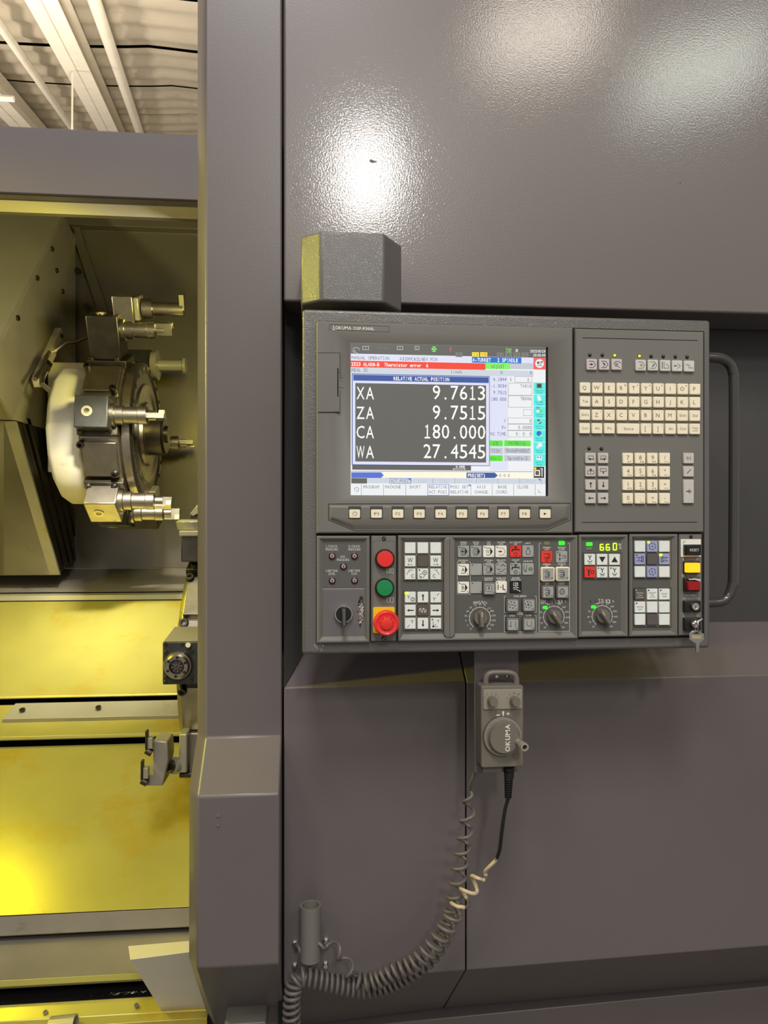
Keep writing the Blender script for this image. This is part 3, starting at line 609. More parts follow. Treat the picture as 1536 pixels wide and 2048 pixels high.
# card slot door and name badge
m = MB(); a = R(635.5, 705.5, 679.5, 824, Ym); m.box(a[0], a[1], Ym - .0012, Ym + .001, a[2], a[3], 'bezel'); m.pl([(636, 705.3), (679.6, 705.8), (680, 744)], .9, Ym - .0013, 'gap'); m.pl([(680, 782), (680, 823.6), (636, 824.3)], .9, Ym - .0013, 'gap'); m.pq(674.5, 736, 677, 793, Ym - .0014, 'gap'); m.pl([(677, 745), (681, 745), (681, 755), (688, 756)], .7, Ym - .0014, 'gap'); m.pl([(677, 775), (688, 775.6)], .7, Ym - .0014, 'gap')
m.build('card_slot_door', mon)
m = MB(); m.pl([(659, 649), (778, 652.5), (778.5, 664), (658, 659.5)], .5, Ym - .0002, 'gap', True)
m.pt('OKUMA', 686.5, 656, 6.2, Ym - .0004, 'white', width=32, bold=1); m.pt('OSP-P300L', 727.5, 657.3, 5.6, Ym - .0004, 'white', width=42, bold=1)
m.pl([(667.3, 651), (667.3, 659.5)], 1.4, Ym - .0004, 'white'); m.pl([(664.3, 659.3), (670.5, 659.8)], 1.2, Ym - .0004, 'white'); m.pl([(665.8, 651), (667.3, 651)], 1, Ym - .0004, 'white')
m.build('name_badge', mon)
# soft key strip
m = MB(); Ys = Ym - .004; pts = ((657, 1008), (1141, 1006.5), (1141, 1040), (1093, 1060.5), (710, 1061.5), (657, 1040))
out = [m.P(a, b, Ym) for a, b in pts]; inn = [m.P(a, b, Ys) for a, b in ((662, 1014), (1133, 1012), (1131, 1034), (1098, 1048), (704, 1049), (665, 1034))]
m.loft([[(x, Ym + .001, z) for x, z in out], [(x, Ys, z) for x, z in inn]], 'bezel', (False, True)); m.line([(x, z) for x, z in out], .0008, Ym - .0003, 'gap', True)
sks = m.build('soft_key_strip', pan, bevel=.001)
SK = [('', 709.5), ('F1', 752.9), ('F2', 795.9), ('F3', 838.5), ('F4', 881.2), ('F5', 923.4), ('F6', 965.3), ('F7', 1007), ('F8', 1049), ('>', 1090)]
Yk = Ys - .001
for lab, cx in SK:
    m = MB(); cy = 1027.6; q = SPX(cx, Yk); p = W(cx, cy, Yk); loc = p
    m.pq(cx - 13, cy - 14, cx + 13, cy + 15, Ys - .0002, 'plate'); m.pp([(cx - 13, cy - 15), (cx + 13, cy - 15), (cx + 11, cy - 8), (cx - 11, cy - 8)], Ys - .0003, 'paintd'); m.pp([(cx - 13, cy + 15), (cx + 13, cy + 15), (cx + 11, cy + 9), (cx - 11, cy + 9)], Ys - .0003, 'pend')  # flat dark top and pale bottom edges paint the shading of a well
    m.pq(cx - 11.8, cy - 9.4, cx + 11.8, cy + 9.4, Ys - .0004, 'gap')
    m.rrect(p.x, p.z, 21.5 * q, 17 * q, 2 * q, Yk - .002, Ys, 'cream', .0006)
    if lab == '>': m.pp([(cx - 2.5, cy - 2.5), (cx + 3.5, cy), (cx - 2.5, cy + 2.5)], Yk - .0022, 'ink')
    elif lab == '': m.arc(p.x, p.z, 4 * q, -110, 220, .9 * q, Yk - .0022, 'inkg'); m.pt('i', cx, cy, 4, Yk - .0022, 'inkg'); m.pl([(cx - 4, cy + 4), (cx - 6, cy + 5)], .8, Yk - .0022, 'inkg')
    else: m.pt(lab, cx, cy, 5.5, Yk - .0022, 'inkg', width=9)
    m.build('soft_key', sks, loc=loc)
# ------------------------------------------------------------------ the lit screen
Y0 = YSc
def SY(n): return Y0 - .00012 * n
def scr(name): return MB()
m = MB(); a = R(701.3, 690.4, 1091.2, 991.2, Y0); m.box(a[0], a[1], Y0, Y0 + .001, a[2], a[3], 'e_white'); screen = m.build('screen', pan)
def mt_(m, t, x, y, h, c='e_txt', width=None, n=3, align='c', bold=0):
    m.pt(t, x, y, h, SY(n), c, width, mono=True, align=align, bold=bold)
# status bar
m = MB(); m.pq(701.5, 690.5, 1091, 711.5, SY(1), 'e_dark')
m.pl([(705, 699), (709, 695), (717, 696), (719, 700)], 1.1, SY(2), 'e_ltx'); m.pl([(704, 703), (708, 700), (711, 702), (707, 705)], 1, SY(2), 'e_ltx'); m.pl([(706, 704), (712, 705), (716, 707)], 1, SY(2), 'e_ltx')
for (x0, x1) in ((725.5, 737.5), (794.5, 805.5), (830, 838)): m.pl([(x0, 692.5), (x1, 692.5), (x1, 699.5), (x0, 699.5)], 1, SY(2), 'e_ltx', True)
m.pt('S T M', 765.5, 697, 5, SY(2), 'e_gry2', width=18); m.pt('1', 731.5, 696, 4.5, SY(2), 'e_ltx'); m.pt('o', 800, 696, 4, SY(2), 'e_ltx'); m.pt('o', 833.5, 696, 4, SY(2), 'e_ltx')
for (dx, dy) in ((0, 0), ): m.pq(863, 696.5, 873, 700, SY(2), 'e_lgrn'); m.pq(866.4, 693, 869.6, 703.5, SY(2), 'e_lgrn'); m.pq(864.5, 693, 871.5, 694.6, SY(3), 'e_lgrn'); m.pq(864.5, 702, 871.5, 703.6, SY(3), 'e_lgrn'); m.pq(867.4, 695, 868.6, 701.5, SY(4), 'e_dark')
m.pt('?', 901, 699, 8, SY(2), 'e_pink', bold=1)
for (x, t) in ((951, 'YA'), (967.5, 'YB')): m.pq(x - 7, 704.5, x + 7, 713.5, SY(2), 'e_yel'); mt_(m, t, x, 709, 6.5, 'e_red', 12)
for (x, t) in ((918, 'A'), (1000.5, 'C1'), (1017, 'C'), (1033.5, 'C2'), (1050, 'C')): m.pq(x - 6.8, 705, x + 6.8, 714, SY(2), 'e_gry2'); mt_(m, t, x, 709.8, 5.5, 'e_dark', 9, bold=1)
m.pt('Caps', 1017.5, 698, 4, SY(2), 'e_lgrn', width=11.5, bold=1); m.pt('Lock', 1017.5, 702.7, 3.6, SY(2), 'e_lgrn', width=10.5, bold=1); m.pq(1031, 698, 1036, 704, SY(2), 'e_ltx')
m.pt('2025/10/29', 1075.5, 702.5, 5, SY(2), 'e_white', width=30, bold=1); m.pt('20:00:49', 1078.5, 710.5, 5, SY(2), 'e_white', width=24, bold=1); m.build('status_bar', screen)
# title, alarm and mode bars
m = MB(); m.pq(701.5, 711.5, 1067, 723.8, SY(1), 'e_lav'); mt_(m, 'MANUAL OPERATION', 740.8, 716, 6.6, width=76); mt_(m, 'A320MC6ZLNEW.MIN', 837, 718.3, 6.6, width=76)
m.pq(944, 714, 1042.8, 726.3, SY(2), 'e_bblue'); mt_(m, 'A-TURRET', 963.5, 719.8, 7, 'e_hot', 37, bold=1); mt_(m, '2 SPINDLE', 1015.5, 720.5, 7, 'e_hot', 42, bold=1); m.build('title_bar', screen)
m = MB(); m.pq(701.5, 723.8, 971, 737, SY(3), 'e_red'); m.pq(971, 725.5, 1020, 738.3, SY(3), 'e_lgrn'); m.pq(1020, 726, 1067, 738.3, SY(2), 'e_grey')
mt_(m, '2523 ALARM-B  Thermistor error  6', 780, 729.6, 6.8, 'e_hot', 154, 4, bold=1); mt_(m, 'ADJUST', 995.5, 733, 6.4, 'e_txt', 27, 4); m.build('alarm_bar', screen)
m = MB(); m.pq(701.5, 738, 1067, 750, SY(2), 'e_bar'); mt_(m, 'REAL 3D', 719.5, 740, 6.6, width=33); mt_(m, '1inch', 912.5, 743.5, 6.6, width=23); mt_(m, 'N', 1003, 744.8, 6.6); mt_(m, '0', 1062, 745.5, 6.6); m.build('mode_bar', screen)
# position window
m = MB(); m.pq(703.5, 749.6, 979.5, 931, SY(5), 'e_blue'); m.pq(705.2, 751.2, 978.4, 929.8, SY(6), 'e_lav'); m.pq(706.5, 752, 977.5, 763.6, SY(7), 'e_blue'); mt_(m, 'RELATIVE ACTUAL POSITION', 843, 758, 6.8, 'e_hot', 112, 8, bold=1)
m.pq(710.6, 768.4, 972.2, 924, SY(7), 'e_dark')
for (t, v, y, n, yl) in (('XA', '9.7613', 786.5, 6, 786), ('ZA', '9.7515', 826, 6, 825.5), ('CA', '180.000', 864.5, 7, 864), ('WA', '27.4545', 903.5, 7, 904)):
    mt_(m, t, 711.5, yl, 24.5, 'e_hot', 38, 8, 'l'); mt_(m, v, 972, y, 27, 'e_hot', n * 17.9, 8, 'r')
m.build('position_window', screen)
m = MB(); m.pq(704.5, 929, 942, 940.2, SY(1), 'e_dark'); m.pt('0.4118', 920.5, 933.6, 4, SY(6), 'e_hot', bold=1, width=18); m.pl([(907, 938), (930, 938)], .9, SY(6), 'e_hot'); m.pl([(907, 936), (907, 940)], .8, SY(6), 'e_hot'); m.pl([(930, 936), (930, 940)], .8, SY(6), 'e_hot'); m.pl([(702, 942.6), (1065, 943.2)], .9, SY(2), 'e_gry2')
m.build('drawing_area', screen)
# data area
m = MB(); m.pq(979.5, 752, 1066, 941, SY(1), 'e_lav'); m.pq(1016, 752, 1066, 941, SY(2), 'e_white')
for (t, y) in (('6.1844', 758.8), ('-1.3034', 772), ('9.7515', 785.3), ('180.000', 798.5)): mt_(m, t, 1013, y, 6.6, 'e_tblue', len(t) * 4.45, 3, 'r')
def fbox(x0, y0, x1, y1): m.pl([(x0, y0), (x1, y0), (x1, y1), (x0, y1)], .6, SY(3), 'e_gry2', True)
fbox(1029.5, 753, 1064, 764.5); fbox(1016.7, 766.5, 1064, 790.5); fbox(1016.7, 791.5, 1064, 814.5); fbox(1047, 819, 1064, 831.5); fbox(1016, 836, 1064, 847.5); fbox(1016, 848.5, 1064, 860.5); fbox(1016, 861.5, 1064, 874)
for (t, x, y, al) in (('S', 1021.5, 759, 'c'), ('0', 1059, 759.5, 'r'), ('TA010', 1063, 772.3, 'r'), ('TB006', 1063, 797.5, 'r'), ('V', 1009.5, 841.5, 'c'), ('0', 1063, 841.8, 'r'), ('Fr', 1008, 854.8, 'c'), ('0.0000', 1063, 855, 'r'), ('NG TIME', 1012, 868, 'r'), ('0: 0: 0', 1063, 868, 'r')):
    mt_(m, t, x, y, 6.4, 'e_txt', len(t) * 4.5, 3, al)
for (x0, x1, y0, y1, c_, t, wd) in ((979.5, 1005.5, 881, 892.5, 'e_grn', 'ACE', 12), (1008.5, 1061.5, 881, 892.5, 'e_grn', 'MATERIAL', 36), (979.5, 1005.5, 895.7, 907.5, 'e_grey', 'TION', 17), (1008.5, 1061.5, 895.7, 907.5, 'e_grey', 'TRANSPARENT', 49), (979.5, 1005.5, 910.5, 922.3, 'e_grn', 'dle-1', 21), (1008.5, 1061.5, 910.5, 922.3, 'e_grey', 'Spindle-2', 40)):
    m.pq(x0, y0, x1, y1, SY(3), c_); mt_(m, t, (x0 + x1) / 2 if x0 > 1000 else 991, (y0 + y1) / 2, 6.4, 'e_txt', wd, 4)
m.build('data_area', screen)
# icon column
m = MB(); m.pq(1067, 715, 1091, 739, SY(1), 'e_pink'); p = W(1079, 727, SY(2)); q = SPX(1079, Y0); m.disc(p.x, p.z, 8.6 * q, SY(2), 'e_white', 24); m.pq(1074, 723, 1079, 728, SY(3), 'e_dark'); m.pq(1081, 722.5, 1085.5, 725.5, SY(3), 'e_dark'); m.pl([(1074, 731), (1079, 731)], 1.2, SY(3), 'e_dark'); m.pl([(1083, 726), (1080, 731), (1084, 732)], 1.2, SY(3), 'e_dark')
m.pq(1067, 739, 1091, 765, SY(1), 'e_white'); m.build('alarm_icon', screen)
ycell = [765, 789, 812.2, 836.4, 860.4, 884.3, 908.3, 932.8]
for i in range(7):
    m = MB(); y0, y1 = ycell[i], ycell[i + 1]; m.pq(1067, y0 + .3, 1091, y1 - .5, SY(1), 'e_cyan'); yc = y0 + 7.5
    if i == 0: m.pq(1073, yc - 6, 1084, yc + 4, SY(2), 'e_gry2'); m.pq(1075, yc - 4, 1082, yc + 2, SY(3), 'e_icon')
    elif i == 1: m.pp([(1074, yc - 5), (1079, yc - 6), (1083, yc + 2), (1080, yc + 6), (1076, yc + 4)], SY(2), 'e_white')
    elif i == 2: m.pq(1073, yc - 6, 1078.5, yc - .5, SY(2), 'e_bblue'); m.pq(1073, yc, 1078.5, yc + 5, SY(2), 'e_white'); m.pq(1079, yc, 1084.5, yc + 5, SY(2), 'e_grn'); m.pt('A', 1075.7, yc - 3.2, 4, SY(3), 'e_hot')
    elif i == 3: m.pp([(1074, yc - 4), (1078, yc - 6), (1083, yc + 2), (1079, yc + 5)], SY(2), 'e_teal'); m.pp([(1076, yc - 1), (1079, yc - 2), (1081, yc + 1), (1078, yc + 2)], SY(3), 'e_yel')
    elif i == 4: p = W(1078, yc - 1, SY(2)); m.disc(p.x, p.z, 5 * q, SY(2), 'e_bblue'); m.pq(1080, yc + 1, 1084.5, yc + 5, SY(3), 'e_grey')
    elif i == 5: p = W(1080, yc - 2, SY(2)); m.disc(p.x, p.z, 4.4 * q, SY(2), 'e_white'); p = W(1075.5, yc + 2.5, SY(3)); m.disc(p.x, p.z, 3 * q, SY(3), 'e_lav')
    else: m.pq(1073, yc - 4, 1084, yc + 4, SY(2), 'e_white'); m.pq(1074.5, yc - 2.5, 1077.5, yc, SY(3), 'e_txt'); m.pq(1080, yc - 3, 1082, yc + 1, SY(3), 'e_bblue')
    lab = [('Disp on', 'Off'), ('L/R', 'Change'), ('Language', 'Change'), ('Remove', 'Hardware'), ('Network', 'Options'), ('Date and', 'Time'), ('DNC-T1', 'Settings')][i]
    m.pt(lab[0], 1079, y1 - 8, 3, SY(3), 'e_teal', width=15); m.pt(lab[1], 1079, y1 - 3.6, 3, SY(3), 'e_teal', width=12); m.build('icon_cell', screen)
m = MB(); m.pq(1067.5, 933.4, 1088.5, 955.8, SY(1), 'e_icon'); p = W(1070.5, 937, SY(2)); m.disc(p.x, p.z, 2.4 * q, SY(2), 'e_yel'); m.pl([(1070, 941), (1079, 941), (1079, 951), (1070, 951)], 2, SY(2), 'e_cream', True); m.pq(1072.5, 943.5, 1076.5, 948.5, SY(3), 'e_dark'); m.pl([(1084, 936), (1084, 953)], 2.6, SY(2), 'e_grey'); m.pl([(1080, 937), (1086, 940)], 1.5, SY(2), 'e_grey'); m.build('machine_icon', screen)
# input line and soft key captions
m = MB(); m.pq(767, 944.6, 1065, 955.9, SY(1), 'e_cream'); m.pp([(702.5, 944.6), (762, 944.6), (767.5, 950.5), (762, 955.9), (702.5, 955.9)], SY(2), 'e_lblue'); m.pp([(933, 945.2), (989.5, 945.2), (995.5, 951), (989.5, 956), (933, 956)], SY(2), 'e_blue')
mt_(m, 'PRE(SET)', 953, 950.8, 6.6, 'e_hot', 35, 3, bold=1); mt_(m, '0:0:0', 1009, 951, 6.2, 'e_txt', 22, 3); m.build('input_line', screen)
m = MB(); m.pq(702.5, 956.4, 734, 967.4, SY(1), 'e_dark'); m.pq(734, 956.4, 1091, 967.4, SY(1), 'e_bar')
m.pl([(779.5, 956.7), (821.5, 956.7), (821.5, 967.2), (779.5, 967.2)], .8, SY(2), 'e_lblue', True)
for t, x, c_, wd in (('ACT_POSI', 799.5, 'e_txt', 36), ('LOAD', 844.5, 'e_txtl', 18), ('TOOL', 887.5, 'e_txtl', 18), ('SECTION', 928.5, 'e_txtl', 32), ('TRNSPRNT', 973.5, 'e_txtl', 36), ('DISPLAY', 1056.5, 'e_txtl', 32)): mt_(m, t, x, 962, 6.2, c_, wd, 3)
for x in (822, 866, 909.5, 952.7, 995.6, 1039, 1083): m.pl([(x, 956.5), (x, 967.3)], .6, SY(2), 'e_gry2')
m.pp([(816, 957), (821, 957), (821, 962)], SY(3), 'e_bblue'); m.pp([(1076, 957.5), (1081, 957.5), (1081, 962.5)], SY(3), 'e_bblue'); m.build('tab_row', screen)
m = MB(); m.pq(702.5, 968, 1090.5, 991, SY(1), 'e_cream'); m.pq(702.5, 968, 1090.5, 991, SY(2), 'e_white')
for x in (722.7, 767.3, 811.5, 855.3, 898, 942, 984.6, 1027.4, 1070.5): m.pl([(x, 968.5), (x, 990.5)], .7, SY(3), 'e_gry2')
m.pl([(855.5, 968.6), (897.5, 968.6), (897.5, 990.6), (855.5, 990.6)], .8, SY(3), 'e_lblue', True)
for x, a, b in ((742.5, 'PROGRAM', ''), (786, 'MACHINE', ''), (830, 'SHIFT', ''), (876, 'RELATIVE', 'ACT.POSI'), (919, 'POSI SET', 'RELATIVE'), (962.5, 'AXIS', 'CHANGE'), (1005, 'BASE', 'COORD.'), (1045.5, 'CLOSE', '')):
    mt_(m, a, x, 973.8, 6, 'e_txt', len(a) * 4.6, 3)
    if b: mt_(m, b, x, 984, 6, 'e_txt', len(b) * 4.6, 3)
p = W(713, 979, SY(3)); m.arc(p.x, p.z, 4 * q, -110, 220, .8 * q, SY(3), 'e_txt'); m.pt('i', 713, 979, 4, SY(3), 'e_txt'); m.pp([(936, 969), (941, 969), (941, 974)], SY(3), 'e_bblue'); m.pl([(1077, 979), (1077, 985), (1079, 983.5), (1081, 987)], .7, SY(3), 'e_gry2')
m.build('soft_key_captions', screen)
# ------------------------------------------------------------------ keyboard plate
m = MB(); a = R(1149.5, 661, 1406.5, 1064.5, YM); e = .0016
m.loft([rr(*a, YM + .006), rr(*a, YM - .002 + e), rr(a[0] + e, a[1] - e, a[2] + e, a[3] - e, YM - .002)], 'bezel'); YK = YM - .002
m.pl([(1165, 675.5), (1395, 681)], 1.3, YK - .0002, 'gap'); m.pl([(1163, 1044.8), (1394, 1044.3)], 1.3, YK - .0002, 'gap')
for y in (955.5, 982.6, 1009.8): m.pl([(1169, y), (1220, y)], .6, YK - .0002, 'paintd')
kb = m.build('keyboard_plate', pan)
# icon drawing: unit square items -> drawn at px centre with px half size
def icon(m, items, cx, cy, h, Y, ink):
    p = W(cx, cy, Y); q = SPX(cx, Y) * h
    for it in items:
        k = it[0]; c_ = ink
        if k == 'l': m.line([(p.x + a * q, p.z + b * q) for a, b in it[1]], it[2] * q, Y, c_)
        elif k == 'f': m.poly([(p.x + a * q, p.z + b * q) for a, b in it[1]], Y, c_)
        elif k == 'c': m.arc(p.x + it[1] * q, p.z + it[2] * q, it[3] * q, it[5] if len(it) > 5 else 0, it[6] if len(it) > 6 else 360, it[4] * q, Y, c_, 16)
        elif k == 'd': m.disc(p.x + it[1] * q, p.z + it[2] * q, it[3] * q, Y, c_, 10)
        elif k == 't': m.text(it[1], p.x + it[2] * q, p.z + it[3] * q, it[4] * q, Y, c_, it[5] * q if len(it) > 5 and it[5] else None)
def arrow(dx, dy, L=.55, wd=.16, ox=0, oy=0, hw=.3):
    n = (-dy, dx); t = (ox + dx * L, oy + dy * L); b = (ox - dx * L, oy - dy * L); s = (ox + dx * (L - .42), oy + dy * (L - .42))
    return [('l', [b, s], wd), ('f', [t, (s[0] + n[0] * hw, s[1] + n[1] * hw), (s[0] - n[0] * hw, s[1] - n[1] * hw)])]
DOC = [('l', [(-.6, .6), (.3, .6), (.7, .0), (.3, -.6), (-.6, -.6)], .1)]
DOCF = [('l', [(-.5, .62), (.25, .62)], .09), ('l', [(-.5, -.62), (.25, -.62)], .09), ('f', [(.25, .68), (.25, -.68), (.72, 0)])]
HAND = [('l', [(-.6, .1), (-.2, .6), (.5, .5), (.75, .2)], .1), ('l', [(-.5, -.1), (-.1, .2), (.2, .05), (-.2, -.2)], .1), ('l', [(-.4, -.3), (.2, -.35), (.6, -.6)], .1)]
TAP = [('l', [(-.35, .75), (.35, .75)], .16), ('l', [(0, .75), (0, .35)], .2), ('l', [(-.65, -.1), (-.6, .3), (.5, .3)], .22), ('l', [(.6, .5), (.6, 0)], .14)]
CHUCK = [('l', [(-.6, .5), (.3, .5)], .1), ('l', [(-.6, -.1), (.3, -.1)], .1), ('l', [(.3, .65), (.3, -.25), (.55, -.25), (.55, .65)], .1)]
SPN = [('l', [(-.3, .25), (.3, .25)], .1), ('l', [(-.3, -.15), (.3, -.15)], .1), ('l', [(.3, .45), (.3, -.35), (.5, -.35), (.5, .45)], .1), ('c', 0, .05, .6, .09, 60, 150), ('c', 0, .05, .6, .09, 220, 320)]
TOOLV = [('l', [(-.3, .8), (0, .3), (0, -.1)], .14), ('l', [(.3, .8), (0, .3)], .12), ('c', 0, .0, .45, .12, 200, 340)]
